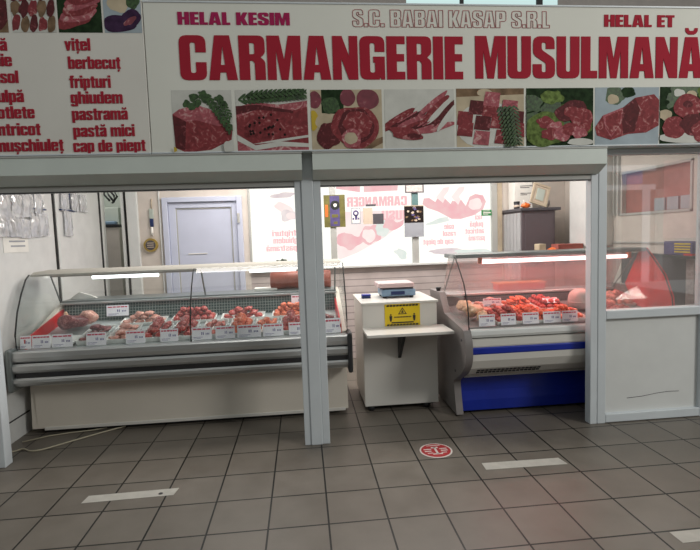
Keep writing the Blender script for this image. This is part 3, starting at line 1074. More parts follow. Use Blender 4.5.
mn = thing('menu_board', 'pale menu board with two columns of red words under grilled meat pictures', 'sign', (-1.5, YS, 2.17))
m = MB()
m.box(-2.9, -.750, YS, .10, 2.175, 3.26, .004)
m.build('sign_panel', 'menu_film', mn)
m = MB()
m.box(-2.9, -.750, YS - .006, .02, 2.174, 2.184, .002)
m.build('sign_edging', 'frame_white', mn)
for t, x1, bz, x0 in (('vi\u021bel', -1.096, 2.855, -1.258), ('berbecu\u021b', -.912, 2.738, -1.245), ('fripturi', -.983, 2.615, -1.245), ('ghiudem', -.913, 2.512, -1.245),
                      ('pastram\u0103', -.887, 2.405, -1.245), ('past\u0103 mici', -.849, 2.295, -1.245), ('cap de piept', -.784, 2.195, -1.252)):
    plain_text(t, x0, bz, .079, YT, 'sign_red', mn, width=x1 - x0)
for t, x1, bz in (('vac\u0103', -1.617, 2.853), ('oaie', -1.595, 2.755), ('rasol', -1.563, 2.648), ('pulp\u0103', -1.540, 2.525), ('cotlete', -1.481, 2.420), ('antricot', -1.452, 2.310), ('mu\u0219chiule\u021b', -1.314, 2.205)):
    plain_text(t, x1, bz, .079, YT, 'sign_red', mn, align='RIGHT', sx=1.13)

p = Picture(-1.88, -1.598, 2.968, 3.24, YS, 'pic_brown')
p.blob(.6, .5, .5, .4, 'pic_dark', 1, .3)
p.build(mn)
p = Picture(-1.573, -1.300, 2.970, 3.24, YS, 'pic_white')
for r_ in range(3):
    for i in range(5):
        p.blob(.10 + .2 * i, .2 + .36 * r_, .10, .19, ('pic_red', 'pic_brown', 'pic_dark')[(i + r_) % 3], i + r_ * 5, .4, -.2)
p.build(mn)
p = Picture(-1.287, -1.010, 2.970, 3.24, YS, 'pic_darkgreen')
for i in range(5):
    p.blob(.42 + .05 * i, .30 + .14 * i, .44, .17, ('pic_red', 'pic_pink')[i % 2], i, .3, .25)
p.build(mn)
p = Picture(-.997, -.757, 2.970, 3.24, YS, 'pic_bluewhite')
p.blob(.4, .72, .3, .2, 'pic_cream', 1, .5)
p.blob(.8, .8, .2, .22, 'leaf', 2, .5)
p.blob(.4, .22, .45, .22, 'pic_purple', 3, .2)
p.blob(.72, .34, .3, .2, 'pic_purple', 4, .3, .5)
p.blob(.7, .28, .18, .08, 'pic_onion', 5, .3, .5)
p.build(mn)

# ================================================================== LONG DISPLAY CASE (left)
X0, X1 = -2.06, .60
c1 = thing('display_case', 'long steel fronted display case with curved glass full of meat trays', 'display case', (-.73, 1.0, 0))
m = MB()
m.prism([(.66, .05), (1.5, .05), (1.5, 1.03), (1.27, 1.03), (1.22, .84), (.56, .72), (.56, .50), (.66, .42)], -2.02, .575)
m.build('base', 'counter_white', c1)
m = MB()
m.box(-1.98, .40, .72, 1.45, 0, .05)
m.build('plinth', 'black_plastic', c1)
m = MB()
m.box(-1.96, .57, .648, .668, .035, .062, .004)
m.build('kick_strip', 'counter_ivory', c1)
m = MB()
m.prism([(.46, .672), (.455, .70), (.46, .738), (.475, .748), (.56, .748), (.56, .668), (.47, .662)], X0, X1)
m.build('front_rail', 'steel', c1)
m = MB()
m.prism([(.455, .582), (.445, .60), (.445, .635), (.46, .652), (.57, .652), (.57, .576), (.465, .576)], X0, X1)
m.build('upper_moulding', 'steel', c1)
m = MB()
m.box(X0 + .02, X1 - .01, .462, .57, .535, .580)
m.box(X0 + .02, X1 - .01, .478, .57, .648, .672)
m.build('rubber_bumper', 'black_plastic', c1)
m = MB()
m.prism([(.455, .488), (.445, .503), (.445, .525), (.457, .538), (.58, .538), (.66, .425), (.60, .438), (.50, .462), (.47, .475)], X0, X1 - .01)
m.build('lower_moulding', 'steel', c1)
for x in (X0 - .035, X1 - .01):
    m = MB()
    m.box(x, x + .04, .425, .60, .43, .775, .016)
    m.build('end_cap', 'black_plastic' if x > 0 else 'steel_dark', c1)
for x in (X0, X1 - .045):
    m = MB()
    m.prism([(.66, .05), (1.5, .05), (1.5, 1.05), (1.3, 1.03), (.58, .76), (.58, .50), (.68, .42)], x, x + .04)
    m.build('side_panel', 'counter_white', c1)
for x in (X0 + .041, X1 - .058):
    m = MB()
    m.prism([(.57, .74), (1.20, .80), (1.36, .95), (1.36, 1.005), (.57, .825)], x, x + .012)
    m.build('end_lining', 'red_panel', c1, label='red inner end lining')
m = MB()
m.prism([(.55, .722), (1.22, .842), (1.22, .856), (.55, .738)], X0 + .04, X1 - .05)
m.build('display_deck', 'deck_steel', c1)
m = MB()
m.prism([(1.205, .85), (1.245, 1.03), (1.262, 1.03), (1.222, .85)], X0 + .06, X1 - .06)
m.build('back_grille', 'grille', c1)
m = MB()
m.box(X0 + .04, X1 - .04, 1.225, 1.54, 1.033, 1.055, .004)
m.build('back_worktop', 'steel_dark', c1)
m = MB()
m.box(X0 + .04, X1 - .04, 1.20, 1.23, 1.02, 1.038, .003)
m.build('worktop_lip', 'steel', c1)
GP = [(.535, .748), (.53, .87), (.585, 1.045), (.663, 1.186), (.745, 1.298), (.795, 1.330), (.80, 1.333)]
for a, b in ((X0 + .005, -.70), (-.695, X1 - .005)):
    m = MB()
    m.ribbon(GP, a, b, .006)
    m.build('curved_glass', 'case_glass', c1)
for x in (X0 + .002, -.6975, X1 - .002):
    m = MB()
    m.tube([(x, y - .002, z) for y, z in GP], .0055 if x > -1 else .007, 6)
    m.build('glass_seam', 'black_seam', c1)
for x in (X0, X1 - .006):
    m = MB()
    m.prism(GP[:-1] + [(1.1, 1.35), (1.30, 1.04), (1.2, .99), (.6, .77)], x, x + .006)
    m.build('end_glass', 'case_glass', c1)
m = MB()
m.prism([(.802, 1.318), (.802, 1.334), (.86, 1.352), (1.13, 1.358), (1.13, 1.318)], X0 + .01, X1 - .02)
m.box(X0 + .12, X1 - .02, .93, .955, 1.300, 1.320, .003)
m.build('canopy', 'canopy_beige', c1)
for a, b in ((-1.62, -1.05), (-.24, .18)):
    m = MB()
    m.cyl((a, .975, 1.284), (b, .975, 1.284), .016, seg=12)
    m.build('light_tube', 'tube_white', c1)
for x in (X0 + .03, -.7, X1 - .05):
    m = MB()
    m.tube([(x, 1.08, 1.33), (x, 1.235, 1.05)], .008, 6)
    m.build('canopy_bracket', 'steel_dark', c1)
d = area('display_case_light', (-.73, 1.0, 1.285), (-.73, .9, .8), 2.2, .04, 3.6, (.92, 1.0, 1.0))
d.parent = c1
d.matrix_parent_inverse = Matrix.Translation(-Vector(c1.location))

# ================================================================== BLUE STRIPED DISPLAY CASE (right)
A0, A1 = 1.50, 3.36
c2 = thing('display_case', 'shorter white display case with blue stripe and blue base', 'display case', (2.4, .7, 0))
EP = [(.40, .02), (1.0, .02), (1.08, .5), (1.20, 1.02), (.88, 1.02), (.72, .85), (.26, .80), (.185, .77), (.15, .70), (.142, .62), (.15, .55),
      (.19, .48), (.27, .41), (.40, .34), (.46, .30), (.46, .25), (.43, .12)]
EQ = []
for i in range(len(EP)):
    p0, p1, p2, p3 = [Vector(EP[(i + d_) % len(EP)]) for d_ in (-1, 0, 1, 2)]
    if 6 <= i <= 14:
        for t in (0, .25, .5, .75):
            EQ.append(tuple(.5 * ((2 * p1) + (-p0 + p2) * t + (2 * p0 - 5 * p1 + 4 * p2 - p3) * t * t + (-p0 + 3 * p1 - 3 * p2 + p3) * t ** 3)))
    else:
        EQ.append(EP[i])
for x in (A0, A1 - .06):
    m = MB()
    m.prism(EQ, x, x + .06)
    m.build('end_panel', 'end_grey', c2)
    for y, z in ((.24, .70), (.42, .40)):
        m = MB()
        m.cyl((x - .004, y, z), (x + .01, y, z), .011, seg=10)
        m.build('screw_cover', 'dark_grey', c2)
i0, i1 = A0 + .06, A1 - .06
m = MB()
m.prism([(.50, .03), (1.0, .03), (1.05, .5), (1.1, .98), (1.0, .975), (.97, .86), (.27, .785), (.27, .5), (.50, .36)], i0, i1)
m.build('body', 'counter_ivory', c2)
m = MB()
m.prism([(.185, .725), (.175, .745), (.18, .775), (.19, .785), (.28, .785), (.28, .722)], i0, i1)
m.build('front_rail', 'pvc_white', c2)
m = MB()
m.prism([(.17, .645), (.165, .66), (.17, .712), (.28, .718), (.28, .645)], i0, i1)
m.build('white_band', 'counter_ivory', c2)
m = MB()
m.prism([(.165, .59), (.158, .60), (.158, .64), (.165, .65), (.28, .65), (.28, .59)], i0, i1)
m.build('blue_stripe', 'blue', c2, label='dark blue stripe')
m = MB()
m.prism([(.162, .592), (.165, .54), (.20, .47), (.27, .405), (.36, .375), (.50, .36), (.50, .40), (.28, .60)], i0, i1)
m.build('front_panel', 'counter_ivory', c2)
m = MB()
for k in range(16):
    for r_ in range(2):
        x = i0 + .06 + k * .034
        z = .425 + r_ * .024
        y = .246 - r_ * .026
        m.box(x, x + .025, y - .004, y + .006, z - .008, z + .008, 0, Matrix.Rotation(.75, 4, 'X'))
m.build('vent_slots', 'black_plastic', c2)
m = MB()
m.prism([(.36, .352), (.345, .365), (.36, .378), (.52, .378), (.52, .352)], i0, i1)
m.build('base_trim', 'counter_ivory', c2)
m = MB()
m.prism([(.455, .03), (.45, .12), (.465, .2), (.47, .352), (.55, .352), (.55, .03)], i0, i1)
m.build('base_panel', 'blue', c2, label='glossy blue base panel')
m = MB()
m.box(i0, i1, .52, .95, 0, .03)
m.build('plinth', 'black_plastic', c2)
m = MB()
m.prism([(.25, .785), (.97, .862), (.97, .874), (.25, .797)], i0, i1)
m.build('display_deck', 'deck_grey', c2)
m = MB()
m.prism([(.96, .868), (.985, .962), (1.0, .962), (.975, .868)], i0, i1)
m.build('back_grille', 'grille_fine', c2)
m = MB()
m.box(i0, i1, .965, 1.20, .962, .985, .004)
m.build('back_worktop', 'steel', c2)
G2 = [(.205, .787), (.225, .971), (.313, 1.148), (.435, 1.272), (.553, 1.378)]
G2s = []
for i in range(len(G2) - 1):
    for k in range(3):
        t = k / 3
        G2s.append((G2[i][0] * (1 - t) + G2[i + 1][0] * t, G2[i][1] * (1 - t) + G2[i + 1][1] * t))
G2s.append(G2[-1])
m = MB()
m.ribbon(G2s, A0 + .045, A1 - .045, .006)
m.build('front_glass', 'case_glass', c2)
for x in (A0 + .05, A1 - .05):
    m = MB()
    m.tube([(x, y - .002, z) for y, z in G2s], .0055, 6)
    m.build('glass_seam', 'black_seam', c2)
for x, nm, mt in ((A0 + .028, 'end_glass', 'case_glass'), (A1 - .034, 'end_wall', 'red_panel')):
    m = MB()
    m.prism(G2s + [(.64, 1.378), (.85, 1.03), (.72, .86), (.3, .80)], x, x + .006)
    m.build(nm, mt, c2, label='red end wall' if nm == 'end_wall' else None)
m = MB()
m.prism([(.26, .80), (.72, .855), (.98, .90), (.98, .965), (.72, .93), (.30, .86)], i1 - .004, i1)
m.build('end_lining', 'red_panel', c2)
m = MB()
m.box(A0 + .05, A1 - .04, .555, .86, 1.345, 1.38, .006)
m.build('canopy', 'steel_dark', c2)
m = MB()
m.cyl((1.84, .68, 1.302), (3.22, .68, 1.302), .018, seg=12)
m.build('light_tube', 'tube_pink', c2)
for x in (1.81, 3.225):
    m = MB()
    m.box(x, x + .03, .66, .70, 1.285, 1.345, .004)
    m.build('tube_holder', 'orange', c2)
for x in (A0 + .07, A1 - .075):
    m = MB()
    m.tube([(x, .62, 1.345), (x, .98, .98)], .005, 6)
    m.build('canopy_strut', 'steel_dark', c2)
m = MB()
m.prism([(.995, .986), (1.001, .986), (.80, 1.345), (.794, 1.345)], i0 + .01, i1 - .01)
m.build('rear_screen', 'screen_glass', c2)
m = MB()
m.cyl((A0 + .03, 1.0, 1.02), (A0 + .03, 1.0, 1.055), .018, .028, 12)
m.build('corner_knob', 'black_plastic', c2)
d = area('blue_case_light', (2.5, .68, 1.278), (2.5, .6, .8), 1.4, .04, 7.0, (1.0, .30, .26))
d.parent = c2
d.matrix_parent_inverse = Matrix.Translation(-Vector(c2.location))


# ================================================================== TRAYS AND MEAT
def deck1(y):
    return .738 + (y - .55) * .1761


def deck2(y):
    return .797 + (y - .25) * .107


NTH = ['first', 'second', 'third', 'fourth', 'fifth', 'sixth', 'seventh', 'eighth', 'ninth', 'tenth', 'eleventh', 'twelfth']


def tray_mesh(w, dpt, h):
    m = MB()
    t = .004
    fl = .012
    a, b = w / 2, dpt / 2
    m.box(-a + fl, a - fl, -b + fl, b - fl, 0, t)

    def wall(p0, p1, q0, q1, n):
        m.slab([p0, p1, q1, q0], t, n)
    wall((-a + fl, -b + fl, 0), (a - fl, -b + fl, 0), (-a, -b, h), (a, -b, h), (0, 1, 0))
    wall((-a + fl, b - fl, 0), (a - fl, b - fl, 0), (-a, b, h), (a, b, h), (0, -1, 0))
    wall((-a + fl, -b + fl, 0), (-a + fl, b - fl, 0), (-a, -b, h), (-a, b, h), (1, 0, 0))
    wall((a - fl, -b + fl, 0), (a - fl, b - fl, 0), (a, -b, h), (a, b, h), (-1, 0, 0))
    o = m.build('meat_tray', 'tray_white')
    me = o.data
    bpy.data.objects.remove(o)
    return me


CH = {}


def chunk(kind, shape, k):
    key = (kind, shape, k)
    if key not in CH:
        m = MB()
        if shape == 'cube':
            m.blob((0, 0, 0), (.034, .031, .026), k, .6, 2, 1.9)
        elif shape == 'long':
            m.blob((0, 0, 0), (.021, .058, .019), k, .6, 2, 2.0)
        elif shape == 'slab':
            m.blob((0, 0, 0), (.039, .046, .019), k, .6, 2, 1.5)
        elif shape == 'ball':
            m.blob((0, 0, 0), (.027, .027, .024), k, .35, 2, 1.3)
        o = m.build('meat_piece', kind)
        CH[key] = o.data
        bpy.data.objects.remove(o)
    return CH[key]


def fill(cx, cy, w, dpt, h, deck, slope, mesh, tlabel, tgroup, kind, shape, n, plabel, pname, layers=3):
    o = link('meat_tray', mesh, None, Vector((cx, cy, deck(cy) + .001)))
    o.rotation_euler = (slope, 0, 0)
    tag(o, tlabel, 'tray', tgroup)
    dims = {'cube': (.062, .060, .042), 'long': (.046, .13, .034), 'slab': (.086, .10, .036), 'ball': (.05, .05, .042)}[shape]
    nx = max(1, int((w - .03) / dims[0] + .12))
    ny = max(1, int((dpt - .03) / dims[1] + .12))
    pts = []
    sx = (w - .036 - dims[0]) / max(1, nx - 1)
    sy = (dpt - .036 - dims[1]) / max(1, ny - 1)
    for L in range(layers):
        kx, ky = max(1, nx - L), max(1, ny - L)
        for i in range(kx):
            for j in range(ky):
                pts.append((L, (i - (kx - 1) / 2) * sx, (j - (ky - 1) / 2) * sy))
    for q, (L, dx, dy) in enumerate(pts[:n]):
        y = cy + dy + rnd.uniform(-.003, .003)
        me = chunk(kind, shape, q % 6)
        c = bpy.data.objects.new(pname, me)
        COL.objects.link(c)
        rot = Matrix.Rotation(rnd.uniform(-.35, .35) if shape == 'long' else rnd.uniform(0, 3), 4, 'Z')
        rot = Matrix.Rotation(slope + rnd.uniform(-.12, .12), 4, 'X') @ Matrix.Rotation(rnd.uniform(-.12, .12), 4, 'Y') @ rot
        low = 1
        for v in me.vertices:
            p_ = rot @ v.co
            low = min(low, p_.z - (deck(y + p_.y) - deck(y)))
        c.matrix_world = Matrix.Translation((cx + dx + rnd.uniform(-.003, .003), y, deck(y) + .0075 - low + L * dims[2] * .85)) @ rot
        tag(c, plabel, 'meat', plabel)


T1 = tray_mesh(.20, .36, .042)
T2 = tray_mesh(.40, .16, .035)
SL1 = math.atan(.1761)
front = [
    (-1.54, 'meat_dark', 'slab', 'dark red meat slices', 9), (-1.305, 'meat_pale', 'slab', 'pale pink fatty meat slices', 9), (-1.03, 'meat_red', 'cube', 'bright red meat chunks', 22),
    (-.80, 'meat_red', 'cube', 'deep red stew meat chunks', 24), (-.545, 'meat_mince', 'long', 'reddish meat strips', 12), (-.315, 'meat_orange', 'cube', 'orange red bony meat chunks', 24),
    (-.095, 'meat_orange', 'long', 'orange red meat sticks', 12), (.125, 'meat_red', 'cube', 'fatty red meat chunks', 22), (.425, 'meat_dark', 'slab', 'dark red meat slices', 9)]
where = ['between third and fourth front cards, long case', 'between fourth and fifth front cards, long case', 'between fifth and sixth front cards, long case',
         'between sixth and seventh front cards, long case', 'between seventh and eighth front cards, long case', 'between eighth and ninth front cards, long case',
         'between ninth and tenth front cards, long case', 'beyond the tenth front card, long case', 'at right end of long case past post']
for (x, kd, sh, what, n), wh in zip(front, where):
    fill(x, .775, .20, .36, .035, deck1, SL1, T1, 'white tray of ' + what + ' ' + wh, 'meat trays in the long case', kd, sh, n,
         what[:-1] + ' ' + wh, 'meat_chunk' if sh == 'cube' else ('meat_slice' if sh == 'slab' else 'meat_strip'))
back = [(-1.23, 'meat_pale', 'slab', 'pinkish meat slices', 'in back row of long case, leftmost'), (-.78, 'meat_red', 'cube', 'red meat pieces', 'in back row of long case, second'),
        (-.33, 'meat_red', 'slab', 'streaky red meat slices', 'in back row of long case, third'), (.14, 'meat_orange', 'cube', 'orange red meat pieces', 'in back row of long case, by post')]
for x, kd, sh, what, wh in back:
    fill(x, 1.08, .40, .16, .035, deck1, SL1, T2, 'wide white tray of ' + what + ' ' + wh, 'wide trays at the back of the long case', kd, sh, 22,
         what[:-1] + ' ' + wh, 'meat_slice' if sh == 'slab' else 'meat_chunk')

# large joint on the left of the long case
j = thing('meat_joint', 'large dark red meat joint with pale fat, left end of the long case', 'meat', (-1.72, .98, deck1(.98)))
m = MB()
m.blob((-1.80, .96, deck1(.96) + .088), (.11, .10, .062), 3, .5, 3, 1.2)
m.build('lean_meat', 'meat_dark', j)
m = MB()
m.blob((-1.705, 1.03, deck1(1.03) + .098), (.075, .07, .066), 8, .5, 3, 1.3)
m.build('fat_cap', 'meat_pale', j)
m = MB()
m.tube([(-1.86, 1.0, deck1(1.0) + .09), (-1.90, 1.03, deck1(1.03) + .15)], [.018, .015], 10)
m.build('bone', 'chicken', j)
o = MB().box(-1.93, -1.66, .60, .78, deck1(.69) + .012, deck1(.69) + .03, .003, Matrix.Rotation(SL1, 4, 'X')).build('cutting_board', 'tray_white')
tag(o, 'pale flat board lying at the front left of the long case', 'board')

# blue case
T3 = tray_mesh(.26, .34, .03)
SL2 = math.atan(.107)
rows = [(1.94, .43, 'meat_red', 'cube', 'red meat chunks', 24, 'behind the first two cards of the blue case'),
        (2.21, .43, 'meat_orange', 'ball', 'orange red meat balls', 36, 'behind the middle card of the blue case'),
        (2.48, .43, 'meat_orange', 'long', 'orange red meat sticks', 16, 'behind the fourth card of the blue case'),
        (1.95, .785, 'meat_pale', 'slab', 'pale pink meat slices', 12, 'under the leaning card in the blue case'),
        (2.22, .785, 'meat_orange', 'long', 'bright orange meat sticks', 18, 'in back row of the blue case, middle'),
        (2.49, .785, 'meat_red', 'ball', 'bright red meat balls', 36, 'at back of the blue case beside grey tub'),
        (2.92, .43, 'meat_red', 'ball', 'deep red meat balls', 36, 'in the blue case behind the window panel'),
        (3.15, .785, 'meat_pale', 'cube', 'pink meat chunks', 24, 'at right end of the blue case')]
for x, y, kd, sh, what, n, wh in rows:
    fill(x, y, .26, .34, .03, deck2, SL2, T3, 'white tray of ' + what + ' ' + wh, 'meat trays in the blue case', kd, sh, n, what[:-1] + ' ' + wh,
         {'ball': 'meat_ball', 'slab': 'meat_slice', 'long': 'meat_strip', 'cube': 'meat_chunk'}[sh])
for i, (x, y, r_) in enumerate(((1.69, .48, .078), (1.675, .66, .066), (1.715, .345, .045))):
    o = MB().blob((x, y, deck2(y) + .082 - i * .008), (r_, r_ * 1.1, .052 - i * .006), 20 + i, .5, 3, 1.5).build('chicken_piece', 'chicken', None, (x, y, deck2(y)))
    tag(o, ['largest pale chicken piece beside the left end glass of the blue case', 'pale chicken piece at the back left corner of the blue case', 'small pale chicken piece behind the first price card of the blue case'][i], 'meat', 'chicken pieces in the blue case')
g = thing('grey_tub', 'rounded grey tub standing in the blue case beside the right post', 'tub', (2.72, .62, deck2(.62)))
m = MB()
z = deck2(.62) + .012
m.tube([(2.73, .62, z + .002), (2.73, .62, z + .07), (2.73, .62, z + .11), (2.73, .62, z + .14), (2.73, .62, z + .162), (2.73, .62, z + .175), (2.73, .62, z + .18)], [.10, .10, .096, .084, .062, .034, .005], 24)
m.build('tub_body', 'grey_tub', g)
m = MB()
m.tube([(2.73, .62, z + .055), (2.73, .62, z + .068)], [.103, .103], 24)
m.build('tub_rim', 'frame_shade', g)


# price cards
def price_card(x0, x1, y, z0, z1, label, group, mtl='tag_white', lean=.12, red='tag_red'):
    cx = (x0 + x1) / 2
    t = thing('price_card', label, 'price card', (cx, y, z0), group)
    w, h = (x1 - x0), z1 - z0
    rot = Matrix.Rotation(-lean, 4, 'X')

    def put(mb, a0, a1, b0, b1, d0, d1):
        # rectangle on the leaning card: a along x, b up the card, d depth
        for_pts = []
        mb.box(a0, a1, d0, d1, b0, b1)
        return mb
    m = MB()
    put(m, -w / 2, w / 2, 0, h, 0, .003)
    m.bm.transform(Matrix.Translation((cx, y, z0)) @ rot)
    card = m.build('card', mtl, t)
    m = MB()
    u = -w * .44
    while u < w * .40:
        l_ = rnd.uniform(.10, .22) * w
        put(m, u, min(u + l_, w * .44), h * .78, h * .89, -.0012, 0)
        u += l_ + w * .03
    m.bm.transform(Matrix.Translation((cx, y, z0)) @ rot)
    m.build('heading_print', red, t)
    m = MB()
    for a in (-.02, .06, .20, .27, .34):
        put(m, w * a, w * (a + .04), h * .38, h * (.52 if a > .15 else .60), -.0012, 0)
    put(m, -w * .42, w * .05, h * .19, h * .22, -.0012, 0)
    put(m, -w * .42, -w * .06, h * .09, h * .115, -.0012, 0)
    m.bm.transform(Matrix.Translation((cx, y, z0)) @ rot)
    m.build('price_print', 'tag_blue', t)
    return t


cards = [(-2.105, -1.965), (-1.957, -1.817), (-1.806, -1.646), (-1.539, -1.384), (-1.228, -1.075), (-.953, -.81), (-.698, -.537), (-.505, -.346), (-.326, -.129),
         (-.112, .058), (.104, .254), (.412, .548)]
cwhere = ['first price card at the far left end of the long case', 'second price card from the left in the long case', 'third price card from the left, before the white board in the long case',
          'fourth price card from the left in the long case, before the dark slices', 'fifth price card from the left in the long case', 'sixth price card from the left in the long case',
          'seventh price card of the long case, first right of the glass seam', 'eighth price card of the long case, second right of the glass seam', 'ninth price card of the long case, third right of the glass seam',
          'tenth price card of the long case, fourth right of the glass seam', 'price card in the long case partly behind the left side of the white post', 'larger price card at the right end of the long case']
for (a, b), lb in zip(cards, cwhere):
    price_card(max(a, -2.05), b, .565, .752, .752 + (.105 if a < .4 else .125), 'white ' + lb, 'price cards along the long case')
for (a, b), lb in zip([(1.655, 1.789), (1.84, 1.967), (2.026, 2.163), (2.202, 2.353), (2.366, 2.50)],
                      ['first card from the left along the blue case front', 'second card from the left along the blue case front', 'middle card of five along the blue case front',
                       'fourth card from the left along the blue case front', 'card nearest the post along the blue case front']):
    price_card(a, b, .255, .802, .895, 'grey white price ' + lb, 'price cards along the blue case')
price_card(-1.60, -1.40, 1.17, .90, 1.0, 'white price card standing at the back of the long case on the left', 'price cards at the back of the cases')
price_card(.12, .26, 1.17, .92, 1.02, 'white price card standing at the back of the long case by the post', 'price cards at the back of the cases')
price_card(1.86, 2.03, .70, .895, .965, 'pinkish price card leaning over the slices in the blue case', 'price cards at the back of the cases')
price_card(2.42, 2.56, .66, .905, .965, 'pinkish price card lying on the tray beside the grey tub', 'price cards at the back of the cases', lean=.9)

# ================================================================== WHITE STAND WITH SCALE
KX0, KX1, KY0, KY1 = .748, 1.415, .66, 1.34
k = thing('counter_stand', 'white boxy counter stand with a drop leaf shelf between the display cases', 'cabinet', (1.08, 1.0, 0))
m = MB()
m.box(KX0, KX1, KY0, KY1, .05, .962, .003)
m.build('body', 'kiosk_white', k)
m = MB()
m.box(KX0 - .012, KX1 + .012, KY0 - .012, KY1 + .01, .962, .982, .003)
m.build('top', 'kiosk_white', k)
m = MB()
m.box(KX0 - .005, KX1 + .055, .33, KY0, .735, .760, .003)
m.build('folding_shelf', 'kiosk_white', k)
m = MB()
m.prism([(.40, .735), (.66, .735), (.66, .48), (.645, .48)], 1.055, 1.080)
m.build('shelf_bracket', 'black_plastic', k, label='black triangular shelf bracket')
for x in (KX0 + .06, KX1 - .10):
    for y in (KY0 + .05, KY1 - .08):
        m = MB()
        m.cyl((x, y, 0), (x, y, .05), .03, .035, 12)
        m.build('foot', 'black_plastic', k)
m = MB()
m.box(KX0 + .06, KX1 - .03, KY0 + .07, KY1 - .03, .02, .05)
m.build('skid', 'black_plastic', k)

# yellow distance sign on the stand
y = thing('warning_sign', 'yellow distance warning sign stuck on the front of the white stand', 'sign', (1.1, .656, .77))
sx0, sx1, sz0, sz1 = .945, 1.262, .765, .962
m = MB()
m.box(sx0, sx1, .656, .6595, sz0, sz1)
m.build('sign_sheet', 'yellow', y)
m = MB()
n = 10
for i in range(n):
    w = (sx1 - sx0 - .03) / n
    x = sx0 + .015 + i * w
    m.poly([(x + w * .2, .6545, sz1 - .008), (x + w, .6545, sz1 - .008), (x + w * .8, .6545, sz1 - .024), (x, .6545, sz1 - .024)])
    m.poly([(x + w * .2, .6545, sz0 + .018), (x + w, .6545, sz0 + .018), (x + w * .8, .6545, sz0 + .003), (x, .6545, sz0 + .003)])
m.build('hazard_stripe', 'black_plastic', y)
m = MB()
cx = (sx0 + sx1) / 2
tri = [(cx - .040, .868), (cx + .040, .868), (cx, .930)]
ins = [(cx - .028, .875), (cx + .028, .875), (cx, .918)]
for i in range(3):
    a, b, c, d_ = tri[i], tri[(i + 1) % 3], ins[(i + 1) % 3], ins[i]
    m.poly([(q[0], .6545, q[1]) for q in (a, b, c, d_)])
m.poly([(cx - .012, .6545, .880), (cx + .012, .6545, .880), (cx + .007, .6545, .896), (cx - .007, .6545, .896)])
m.poly([(cx - .004, .6545, .898), (cx + .004, .6545, .898), (cx + .004, .6545, .906), (cx - .004, .6545, .906)])
m.build('warning_triangle', 'black_plastic', y)
for dx in (-.105, .105):
    m = MB()
    x = cx + dx
    m.poly([(x + .008 * math.cos(a), .6545, .866 + .008 * math.sin(a)) for a in [2 * PI * i / 10 for i in range(10)]])
    m.poly([(x - .013, .6545, .856), (x + .013, .6545, .856), (x + .011, .6545, .830), (x + .006, .6545, .806), (x - .006, .6545, .806), (x - .011, .6545, .830)])
    m.build('person_symbol', 'black_plastic', y)
m = MB()
x = cx - .075
for i in range(12):
    w = rnd.uniform(.006, .012)
    m.poly([(x, .6545, .838), (x + w, .6545, .838), (x + w, .6545, .849), (x, .6545, .849)])
    x += w + .0035
m.poly([(cx - .10, .6545, .7895), (cx + .10, .6545, .7895), (cx + .10, .6545, .801), (cx - .10, .6545, .801)])
m.build('sign_print', 'black_plastic', y)

# weighing scale
sc = thing('weighing_scale', 'blue grey weighing scale with pinkish platter on the white stand', 'scale', (1.13, .98, .982))
m = MB()
m.box(.965, 1.285, .90, 1.16, .998, 1.062, .012)
m.build('body', 'scale_blue', sc)
m = MB()
m.box(.985, 1.265, .92, 1.14, 1.062, 1.078, .004)
m.build('platter_support', 'dark_grey', sc)
m = MB()
m.box(.935, 1.275, .90, 1.20, 1.078, 1.122, .012)
m.build('platter', 'scale_pink', sc, label='pinkish translucent platter')
m = MB()
m.box(1.05, 1.18, .894, .902, 1.012, 1.045, .003)
m.build('display', 'navy', sc)
for x in (.995, 1.25):
    for y_ in (.93, 1.13):
        m = MB()
        m.cyl((x, y_, .982), (x, y_, 1.0), .018, seg=10)
        m.build('foot', 'black_plastic', sc)
o = thing('small_box', 'small navy blue box on the stand left of the scale', 'box', (.83, .99, .982))
m = MB()
m.box(.785, .868, .96, 1.03, .982, 1.008, .004)
m.build('box_body', 'navy', o)
m = MB()
m.box(.783, .870, .958, 1.032, 1.008, 1.018, .003)
m.build('box_lid', 'blue', o)

# ================================================================== THINGS ON THE BACK WALL AND WORKTOPS
YP = 2.575


def sheet(name, x0, x1, z0, z1, material, label, cat, y=YP, th=.004):
    o = thing(name, label, cat, ((x0 + x1) / 2, y, z0))
    m = MB()
    m.box(x0, x1, y, y + th, z0, z1)
    m.build('sheet', material, o)
    return o


def disc(cx, cz, r, y, material, parent, name, n=20, r_in=0):
    m = MB()
    if r_in:
        for i in range(n):
            a, b = 2 * PI * i / n, 2 * PI * (i + 1) / n
            m.poly([(cx + q * math.cos(t), y, cz + q * math.sin(t)) for q, t in ((r, a), (r, b), (r_in, b), (r_in, a))])
    else:
        m.poly([(cx + r * math.cos(2 * PI * i / n), y, cz + r * math.sin(2 * PI * i / n)) for i in range(n)])
    return m.build(name, material, parent)


p1 = sheet('poster', .535, .80, 1.69, 2.09, 'olive', 'olive and violet poster with a black disc hanging on the window by the post', 'poster')
m = MB()
m.box(.61, .73, YP - .001, YP, 1.70, 2.08)
m.build('violet_panel', 'violet', p1)
m = MB()
m.box(.55, .585, YP - .001, YP, 1.82, 1.97)
m.build('orange_panel', 'orange', p1)
disc(.675, 1.962, .058, YP - .002, 'black_plastic', p1, 'disc_print')
disc(.675, 1.962, .022, YP - .003, 'paper', p1, 'disc_print')
m = MB()
m.box(.63, .71, YP - .002, YP, 1.81, 1.85)
m.box(.65, .70, YP - .002, YP, 1.73, 1.76)
m.build('olive_print', 'olive', p1)
p2 = sheet('notice_card', .873, .992, 1.72, 1.922, 'paper_grey', 'pale notice card with a dark blue figure on the window', 'notice')
m = MB()
m.box(.885, .98, YP - .001, YP, 1.735, 1.91)
m.build('light_field', 'paper', p2)
